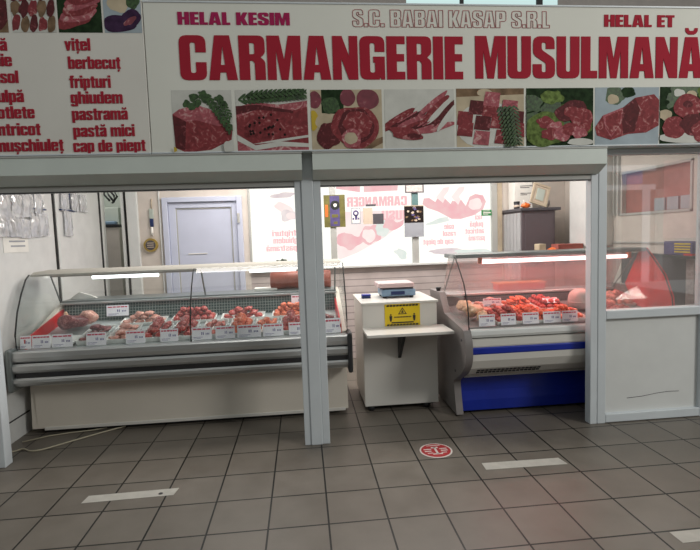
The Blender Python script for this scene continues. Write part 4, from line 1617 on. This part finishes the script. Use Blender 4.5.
disc(.933, 1.855, .038, YP - .002, 'violet', p2, 'figure_print', r_in=.018)
m = MB()
m.box(.92, .95, YP - .002, YP, 1.775, 1.83)
m.box(.89, .91, YP - .002, YP, 1.775, 1.80)
m.box(.955, .975, YP - .002, YP, 1.775, 1.80)
m.build('figure_print', 'violet', p2)
p3 = sheet('notice_card', 1.024, 1.145, 1.715, 1.917, 'paper_beige', 'plain beige notice card between the blue figure card and the dark card', 'notice')
p4 = sheet('notice_card', 1.148, 1.284, 1.712, 1.842, 'dark_grey', 'small dark notice card right of the beige card', 'notice')
p5 = sheet('window_label', 1.063, 1.189, 1.937, 1.962, 'dark_grey', 'thin dark label strip above the beige card', 'label')
cal = sheet('wall_calendar', 1.548, 1.797, 1.535, 1.925, 'paper_grey', 'wall calendar with dark patterned picture above a grey page, on the mullion', 'calendar', y=2.565)
m = MB()
m.box(1.548, 1.797, 2.563, 2.565, 1.715, 1.925)
m.build('calendar_picture', 'pic_black', cal)
for i in range(18):
    m = MB()
    x, z = 1.57 + .20 * rnd.random(), 1.735 + .17 * rnd.random()
    m.poly([(x + .024 * math.cos(a) * rnd.uniform(.5, 1.2), 2.562 - i * .0001, z + .015 * math.sin(a) * rnd.uniform(.5, 1.2)) for a in [2 * PI * t / 7 for t in range(7)]])
    m.build('picture_patch', ['paper_beige', 'violet', 'pic_brown'][i % 3], cal)
m = MB()
m.box(1.548, 1.797, 2.560, 2.565, 1.922, 1.932)
m.build('calendar_rail', 'wood_frame', cal)
p6 = sheet('wall_plate', 1.566, 1.807, 2.09, 2.20, 'locker_dark', 'small grey framed plate at the top of the mullion above the calendar', 'plate', y=2.565)
m = MB()
m.box(1.582, 1.790, 2.563, 2.566, 2.105, 2.185)
m.build('plate_face', 'lining_grey', p6)
m = MB()
m.box(1.655, 1.735, 2.583, 2.59, 1.94, 2.085)
struct(m.build('trim_12', 'teal'))
p7 = sheet('exit_label', 2.56, 2.695, 1.775, 1.85, 'green', 'small green label with white print at the right edge of the window', 'label')
m = MB()
m.box(2.58, 2.68, YP - .001, YP, 1.805, 1.82)
m.box(2.58, 2.65, YP - .001, YP, 1.79, 1.796)
m.box(2.58, 2.67, YP - .001, YP, 1.832, 1.838)
m.build('label_print', 'paper', p7)

# round plaque and hanging thermometer on the left
cl = thing('wall_clock', 'round wall clock with a yellow rim and dark striped face', 'clock', (-1.576, 2.6, 1.545))
m = MB()
m.cyl((-1.576, 2.60, 1.545), (-1.576, 2.565, 1.545), .082, seg=28)
m.build('rim', 'ring_yellow', cl)
m = MB()
m.cyl((-1.576, 2.566, 1.545), (-1.576, 2.560, 1.545), .058, seg=28)
m.build('face', 'dark_grey', cl)
m = MB()
for z in (1.52, 1.545, 1.57):
    m.box(-1.615, -1.537, 2.557, 2.561, z - .004, z + .004)
m.build('face_stripes', 'paper_beige', cl)
th = thing('hanging_thermometer', 'slim hanging thermometer with a blue bulb end above the round clock', 'thermometer', (-1.55, 2.6, 1.7))
m = MB()
m.tube([(-1.54, 2.59, 2.10), (-1.545, 2.585, 1.98)], .007, 6)
m.build('hook_cord', 'wood_frame', th)
m = MB()
m.box(-1.575, -1.525, 2.575, 2.598, 1.86, 1.98, .006)
m.build('upper_tube', 'box_green', th)
m = MB()
m.box(-1.572, -1.530, 2.572, 2.598, 1.765, 1.86, .006)
m.build('blue_sleeve', 'navy', th)
m = MB()
m.tube([(-1.552, 2.585, 1.765), (-1.556, 2.585, 1.66)], [.012, .018], 8)
m.build('bulb_end', 'paper', th)

# niche at the left rear: low cabinet with box, items and coiled cords
nc = thing('low_cabinet', 'pale cabinet with black top seen through the gap at the left rear', 'cabinet', (-2.3, 3.2, 0))
m = MB()
m.box(-2.62, -2.10, 3.05, 3.45, .02, 1.79, .006)
m.build('body', 'wall_paint', nc)
m = MB()
m.box(-2.63, -2.09, 3.04, 3.46, 1.79, 1.825, .004)
m.build('top', 'black_plastic', nc)
o = MB().box(-2.32, -2.13, 3.15, 3.36, 1.825, 2.05, .006).build('storage_box', 'box_green', None, (-2.22, 3.25, 1.825))
tag(o, 'grey green box standing on the black cabinet top at the left rear', 'box')
o = MB().box(-2.40, -2.14, 3.05, 3.13, 1.825, 1.868, .01).build('folded_cloth', 'scale_blue', None, (-2.27, 3.09, 1.825))
tag(o, 'grey blue folded cloth in front of the green box on the black cabinet', 'cloth')
m = MB()
for i in range(4):
    pts = [(-2.27 + .05 * math.sin(t * 1.7 + i) + .02 * i, 3.20 + .01 * i, 2.50 - .09 * t - .01 * i) for t in range(5)]
    m.tube(pts, .014, 6)
m.tube([(-2.36, 3.2, 2.36), (-2.24, 3.2, 2.40), (-2.13, 3.2, 2.36)], .018, 6)
o = m.build('cable_bundle', 'black_plastic', None, (-2.27, 3.2, 2.45))
tag(o, 'bunch of dark cables hanging above the green box at the left rear', 'cable')

# tap on the sill, roll and folded paper behind the long case
tp = thing('tap', 'small dark green tap standing on the window sill above the long case', 'tap', (-.03, 2.56, 1.2))
m = MB()
m.cyl((-.03, 2.565, 1.2), (-.03, 2.565, 1.29), .015, .012, 10)
m.tube([(-.03, 2.565, 1.28), (-.0, 2.565, 1.305), (.04, 2.56, 1.30), (.055, 2.56, 1.27)], .011, 8)
m.build('spout', 'tap_green', tp)
m = MB()
m.tube([(-.08, 2.565, 1.30), (-.03, 2.565, 1.292), (.0, 2.565, 1.318)], .009, 6)
m.build('handle', 'tap_green', tp)
rl = thing('wrapping_roll', 'reddish brown roll lying on the worktop behind the long case', 'roll', (.22, 1.42, 1.055))
m = MB()
m.cyl((-.075, 1.42, 1.147), (.52, 1.42, 1.147), .09, seg=28)
m.build('roll_body', 'roll_red', rl)
m = MB()
m.cyl((-.085, 1.42, 1.147), (-.072, 1.42, 1.147), .078, .088, 28)
m.build('roll_end', 'brick_red', rl)
o = MB().prism([(-1.99, 1.06), (-1.74, 1.06), (-1.79, 1.085), (-1.90, 1.125)], 1.33, 1.36, 'Y').build('folded_paper', 'paper', None, (-1.87, 1.34, 1.06))
tag(o, 'white folded paper tent on the left of the long case worktop', 'paper')
o = MB().box(-.25, -.02, 1.36, 1.48, 1.056, 1.082, .004).build('paper_pad', 'paper', None, (-.13, 1.42, 1.056))
tag(o, 'white paper pad on the worktop left of the reddish roll', 'paper')

# right rear: metal locker with things on it
lk = thing('metal_locker', 'grey metal locker, front colour darkened for shade, in the right rear corner', 'locker', (3.1, 2.3, 0))
m = MB()
m.box(2.865, 3.28, 2.07, 2.57, .02, 1.80, .004)
m.build('body', 'locker_dark', lk)
m = MB()
for i in range(5):
    m.box(2.848, 2.866, 2.085 + i * .097, 2.17 + i * .097, .06, 1.78, .004)
m.build('side_shutter', 'locker_lit', lk)
m = MB()
m.box(2.842, 3.345, 2.05, 2.59, 1.80, 1.835, .004)
m.build('top', 'dark_grey', lk)
m = MB()
m.box(2.90, 3.25, 2.06, 2.072, .2, 1.76, .003)
m.build('door', 'locker_dark', lk)
bx = thing('carton', 'white carton with faint print standing on the metal locker', 'box', (3.0, 2.45, 1.835))
m = MB()
m.box(2.915, 3.15, 2.38, 2.56, 1.835, 2.20, .004)
m.build('carton_body', 'paper', bx)
m = MB()
for z, w in ((2.12, .16), (2.10, .12), (2.03, .14), (2.01, .09)):
    m.box(2.99, 2.99 + w, 2.378, 2.381, z, z + .008)
m.build('carton_print', 'dark_grey', bx)
jr = thing('jar', 'small dark jar with pale band at the left edge of the locker top', 'jar', (2.885, 2.25, 1.835))
m = MB()
m.cyl((2.885, 2.25, 1.835), (2.885, 2.25, 1.90), .034, seg=16)
m.build('jar_body', 'dark_grey', jr)
m = MB()
m.cyl((2.885, 2.25, 1.90), (2.885, 2.25, 1.925), .036, seg=16)
m.build('jar_lid', 'black_plastic', jr)
m = MB()
m.cyl((2.885, 2.25, 1.855), (2.885, 2.25, 1.88), .0352, seg=16)
m.build('jar_band', 'paper_beige', jr)
of = thing('orange_ornament', 'small orange ornament beside the picture frame on the locker', 'ornament', (3.0, 2.24, 1.835))
m = MB()
m.blob((2.995, 2.24, 1.872), (.055, .04, .036), 4, .5, 3, 2)
m.build('ornament_body', 'orange', of)
m = MB()
m.tube([(2.975, 2.235, 1.89), (2.965, 2.23, 1.94)], [.014, .004], 8)
m.build('ornament_tip', 'paper', of)
# leaning frame
fr = thing('picture_frame', 'tilted pale wooden picture frame leaning on top of the metal locker', 'picture frame', (3.14, 2.2, 1.835))
FM = Matrix.Translation((3.095, 2.12, 1.872)) @ Matrix.Rotation(.32, 4, 'Y') @ Matrix.Rotation(-.18, 4, 'X')


def framed(name, material, rects):
    m = MB()
    for a0, a1, d0, d1, b0, b1 in rects:
        m.box(a0, a1, d0, d1, b0, b1, .003)
    m.bm.transform(FM)
    m.build(name, material, fr)


framed('moulding', 'wood_frame', [(-.11, .11, 0, .02, 0, .03), (-.11, .11, 0, .02, .235, .265), (-.11, -.08, 0, .02, .03, .235), (.08, .11, 0, .02, .03, .235)])
framed('mount', 'paper_beige', [(-.08, .08, .006, .012, .03, .235)])
framed('inner_border', 'wood_frame', [(-.062, .062, .003, .008, .048, .217)])
framed('picture', 'box_green', [(-.05, .05, .001, .006, .06, .205)])
o = MB().blob((3.30, 2.38, 1.895), (.065, .06, .06), 5, .6, 3, 2.5).build('cloth_bundle', 'lining_grey', None, (3.30, 2.38, 1.835))
tag(o, 'grey crumpled cloth bundle right of the picture frame on the locker', 'cloth')

# shelf below with boxes, against the locker
sh = MB().box(2.90, 3.66, 1.66, 2.0, 1.27, 1.295, .003).build('wall_shelf', 'wall_paint', None, (3.3, 1.8, 1.27))
tag(sh, 'pale shelf board below the shaded locker front in the right rear', 'shelf')
o = MB().box(2.905, 2.985, 1.72, 1.84, 1.295, 1.41, .004).build('cream_box', 'pic_cream', None, (2.94, 1.78, 1.295))
tag(o, 'small cream box at the left end of the shelf below the locker', 'box')
o = MB().blob((3.08, 1.76, 1.33), (.055, .05, .034), 9, .3, 3, 1.5).build('orange_packet', 'orange', None, (3.08, 1.76, 1.295))
tag(o, 'orange packet on the shelf between the cream box and the reddish box', 'packet')
o = MB().box(3.14, 3.44, 1.74, 1.9, 1.295, 1.40, .004).build('reddish_box', 'brick_red', None, (3.34, 1.8, 1.295))
tag(o, 'long reddish brown box on the shelf below the white cupboard', 'box')
wc = thing('wall_cupboard', 'white wall cupboard hanging in the right rear corner', 'cupboard', (3.5, 2.0, 1.35))
m = MB()
m.box(3.45, 3.699, 1.60, 2.05, 1.37, 2.55, .004)
m.build('body', 'white_panel', wc)
m = MB()
m.box(3.455, 3.695, 1.585, 1.60, 1.375, 2.545, .004)
m.build('cupboard_door', 'kiosk_white', wc)

# colourful pack on the ledge at the right wall, red tub on the blue case worktop
pk = thing('snack_pack', 'violet snack pack with yellow bars on the right wall ledge', 'packet', (3.6, .5, 1.3))
m = MB()
m.box(3.60, 3.70, .36, .70, 1.30, 1.425, .01)
m.build('pack_body', 'violet', pk)
m = MB()
for i in range(4):
    m.box(3.596, 3.601, .38, .56, 1.325 + i * .024, 1.337 + i * .024)
m.build('yellow_bars', 'yellow', pk)
m = MB()
m.box(3.594, 3.70, .355, .45, 1.30, 1.318)
m.build('red_edge', 'red_panel', pk)
m = MB()
m.box(3.56, 3.699, .30, .75, 1.275, 1.30, .003)
struct(m.build('trim_13', 'black_plastic'))
o = thing('red_tub', 'flat red tub on the worktop behind the blue case glass', 'tub', (2.45, 1.10, .985))
m = MB()
m.box(2.14, 2.62, 1.03, 1.18, .9865, 1.05, .01)
m.build('tub_body', 'red_panel', o)
m = MB()
m.box(2.13, 2.63, 1.02, 1.19, 1.05, 1.062, .004)
m.build('tub_lid', 'orange', o)

# ================================================================== BAGS ON THE LEFT WALL
rails = [(.55, 1.30, 2.02, 'upper'), (.98, 1.30, 1.915, 'lower'), (1.72, 2.35, 2.18, 'rear')]


def bag_mesh(w, h, seed):
    m = MB()
    nx, nz = 9, 12
    for side in (0, 1):
        g_ = []
        for i in range(nx + 1):
            row = []
            for k_ in range(nz + 1):
                u, v = i / nx, k_ / nz
                dx = .013 * noise.noise(Vector((u * 5 + seed * 7, v * 1.6, side * 3))) + .010 * noise.noise(Vector((u * 11, v * 4 + seed * 3, side * 5)))
                puff = .016 * math.sin(PI * u) * math.sin(PI * min(1, v * 1.1))
                pinch = 1 - .18 * (1 - v) * abs(math.sin(seed))
                row.append(m.bm.verts.new((.02 + (puff if side else -puff * .2) + dx, (u - .5) * w * pinch + .012 * noise.noise(Vector((v * 4, seed, 1))), -v * h)))
            g_.append(row)
        for i in range(nx):
            for k_ in range(nz):
                fc = m.bm.faces.new((g_[i][k_], g_[i + 1][k_], g_[i + 1][k_ + 1], g_[i][k_ + 1]))
                fc.smooth = True
    o = m.build('bag_mesh', 'bag_film')
    me = o.data
    bpy.data.objects.remove(o)
    return me


bags = [(.66, 2.01, .19, 'clear plastic bag in the upper row, leftmost on the left wall'), (.83, 2.01, .19, 'clear plastic bag in the upper row, second from the left'),
        (1.0, 2.03, .20, 'clear plastic bag in the upper row, third from the left'), (1.18, 2.05, .22, 'clear plastic bag at the right end of the upper row'),
        (.62, 1.83, .17, 'clear plastic bag at the left end of the lower row'), (.78, 1.83, .17, 'clear plastic bag in the lower row, beside the shiny bag'),
        (.93, 1.81, .16, 'shiny plastic bag in the lower row under the blue hook'), (1.09, 1.86, .20, 'clear plastic bag hanging from the left half of the blue hook strip'),
        (1.24, 1.88, .21, 'clear plastic bag hanging from the right half of the blue hook strip'),
        (1.68, 2.14, .22, 'clear plastic bag left of the blue cord on the rear wall panel'), (1.90, 2.14, .21, 'clear plastic bag right of the blue cord on the rear panel'),
        (2.10, 2.12, .19, 'clear plastic bag nearest the black corner joint'), (1.72, 1.92, .25, 'longest clear plastic bag hanging low on the rear panel')]
for i, (y_, z_, h_, lb) in enumerate(bags):
    o = link('plastic_bag', bag_mesh(.17, h_, i + 1), None, Vector((XL, y_, z_)))
    tag(o, lb, 'bag', 'clear bags on the left wall')
hk = MB().box(XL + .002, XL + .022, .98, 1.30, 1.905, 1.92, .003).build('hook_strip', 'navy', None, (XL, 1.14, 1.91))
tag(hk, 'thin blue hook strip carrying two bags on the left wall', 'hook')
hk = MB().box(XL + .002, XL + .022, 1.58, 1.90, 1.925, 1.938, .003).build('hook_strip', 'navy', None, (XL, 1.74, 1.93))
tag(hk, 'thin blue hook strip carrying the longest bag on the rear wall panel', 'hook')
o = MB().tube([(XL + .012, 1.80, 2.20), (XL + .014, 1.795, 2.08), (XL + .012, 1.80, 1.95)], .006, 6).build('blue_cord', 'navy', None, (XL, 1.8, 2.0))
tag(o, 'dark blue cord hanging among the bags on the rear wall panel', 'cord')
nt_ = thing('wall_notice', 'pale paper notice with grey lines on the left wall below the bags', 'notice', (XL, .8, 1.55))
m = MB()
m.box(XL, XL + .003, .62, .98, 1.53, 1.70)
m.build('sheet', 'paper', nt_)
m = MB()
for i, z in enumerate((1.655, 1.615, 1.575)):
    m.box(XL + .003, XL + .004, .68 + .02 * i, .93, z, z + .014)
m.build('notice_print', 'paper_grey', nt_)

# ================================================================== FLOOR MARKINGS, CABLE, LEFT SOCKET
for pts, lb in (([(-1.16, -.545), (-.615, -.535), (-.60, -.45), (-1.15, -.46)], 'white tape strip on the floor at the left before the long case'),
                ([(1.395, -.54), (1.955, -.55), (1.94, -.455), (1.40, -.445)], 'white tape strip on the floor before the blue case'),
                ([(2.06, -1.42), (2.42, -1.42), (2.42, -1.33), (2.06, -1.33)], 'short white tape strip at the lower right corner of the floor')):
    o = MB().prism(pts, .0005, .0018, 'Z').build('floor_tape', 'tape_white', None, (pts[0][0], pts[0][1], 0))
    tag(o, lb, 'tape', 'white tape strips on the floor')
o = bpy.data.objects.get('floor_tape')
m = MB()
m.cyl((-.70, -.505, .0018), (-.70, -.505, .0026), .014, seg=12)
m.build('tape_hole', 'black_plastic', o)
st = thing('floor_sticker', 'round red floor sticker with white rim and symbol before the stand', 'sticker', (1.15, -.2, 0))
m = MB()
m.cyl((1.15, -.2, .0005), (1.15, -.2, .0018), .118, seg=36)
m.build('rim', 'sticker_white', st)
m = MB()
m.cyl((1.15, -.2, .0018), (1.15, -.2, .0026), .106, seg=36)
m.build('red_field', 'sticker_red', st)
m = MB()
for x0, x1, y0, y1 in ((1.142, 1.158, -.26, -.15), (1.125, 1.175, -.165, -.145), (1.115, 1.185, -.265, -.25), (1.065, 1.12, -.185, -.172), (1.18, 1.235, -.185, -.172),
                       (1.065, 1.115, -.215, -.202), (1.185, 1.235, -.215, -.202), (1.08, 1.12, -.245, -.235), (1.18, 1.22, -.245, -.235), (1.10, 1.20, -.125, -.115)):
    m.box(x0, x1, y0, y1, .0026, .0032)
m.build('white_symbol', 'sticker_white', st)
cb = [(-2.05, .16, .70), (-2.03, .17, .62), (-2.05, .20, .40), (-2.06, .25, .15), (-2.05, .32, .012), (-1.98, .36, .008), (-1.90, .31, .007), (-1.82, .32, .007), (-1.72, .40, .007), (-1.60, .50, .007), (-1.45, .62, .007), (-1.30, .72, .008)]
cs = []
for i in range(len(cb) - 1):
    p0, p1, p2, p3 = [Vector(cb[max(0, min(len(cb) - 1, i + d_))]) for d_ in (-1, 0, 1, 2)]
    for t in (0, .25, .5, .75):
        cs.append(.5 * ((2 * p1) + (-p0 + p2) * t + (2 * p0 - 5 * p1 + 4 * p2 - p3) * t * t + (-p0 + 3 * p1 - 3 * p2 + p3) * t ** 3))
o = MB().tube(cs, .006, 6).build('power_cable', 'cable', None, (-2.0, .3, 0))
tag(o, 'yellowish cable hanging beside the left post and curling over the floor', 'cable')
o = MB().tube([(-2.06, .50, .008), (-1.9, .60, .007), (-1.75, .64, .007), (-1.6, .66, .007), (-1.48, .70, .007)], .005, 6).build('power_cable', 'cable', None, (-1.9, .55, 0))
tag(o, 'second pale cable running straight along under the long case', 'cable')
sk = thing('wall_socket', 'white plug socket on the left post at counter height', 'socket', (-1.97, .02, .66))
m = MB()
m.box(-2.0, -1.925, .025, .055, .62, .71, .006)
m.build('socket_box', 'pvc_white', sk)
m = MB()
m.cyl((-1.955, .025, .665), (-1.955, .012, .665), .018, seg=12)
m.build('plug', 'cable', sk)

# ================================================================== HALL BEYOND: what shows above the sign and in the panes
m = MB()
m.box(-7, 8, 4.6, 4.7, 3.0, 5.29)
m.box(-7, 2.1, 4.6, 4.7, 5.29, 6.2)
m.box(4.7, 8, 4.6, 4.7, 5.29, 6.2)
struct(m.build('wall_far', 'hall_wall'))
m = MB()
m.box(2.1, 4.7, 4.62, 4.66, 5.29, 6.2)
w4 = struct(m.build('window_4', 'lit_cyan'))
m = MB()
m.box(4.32, 4.42, 4.58, 4.62, 5.29, 6.2)
m.box(3.0, 3.06, 4.58, 4.62, 5.29, 6.2)
m.build('window_bar', 'black_seam', w4)
m = MB()
m.box(-9, 16, -9.4, -9.3, 0, 4.6)
struct(m.build('wall_hall', 'hall_wall'))
kk = thing('opposite_shop', 'shop front across the hall with white pillars and a blue sign, parts given a glow', 'shop', (9.6, -9.2, 0))
m = MB()
m.box(9.2, 9.75, -9.25, -9.15, 2.75, 3.12, .01)
m.build('glow_sign', 'glow_blue', kk)
m = MB()
m.box(8.75, 10.2, -9.28, -9.22, 3.12, 3.28, .01)
m.box(8.75, 10.2, -9.28, -9.22, 2.6, 2.74, .01)
m.build('lintel', 'glow_white', kk)  # lintel is no lamp, its glow is added for the reflection
for x in (9.0, 9.85, 10.25):
    m = MB()
    m.box(x, x + .16, -9.3, -9.18, 0, 2.6, .01)
    m.build('pillar', 'glow_white' if x > 9.8 and x < 10 else 'pvc_white', kk)  # one pillar given an added glow for the reflection
m = MB()
m.box(10.5, 11.8, -9.3, -9.25, 1.2, 3.4)
m.build('shop_window', 'glow_pink', kk)
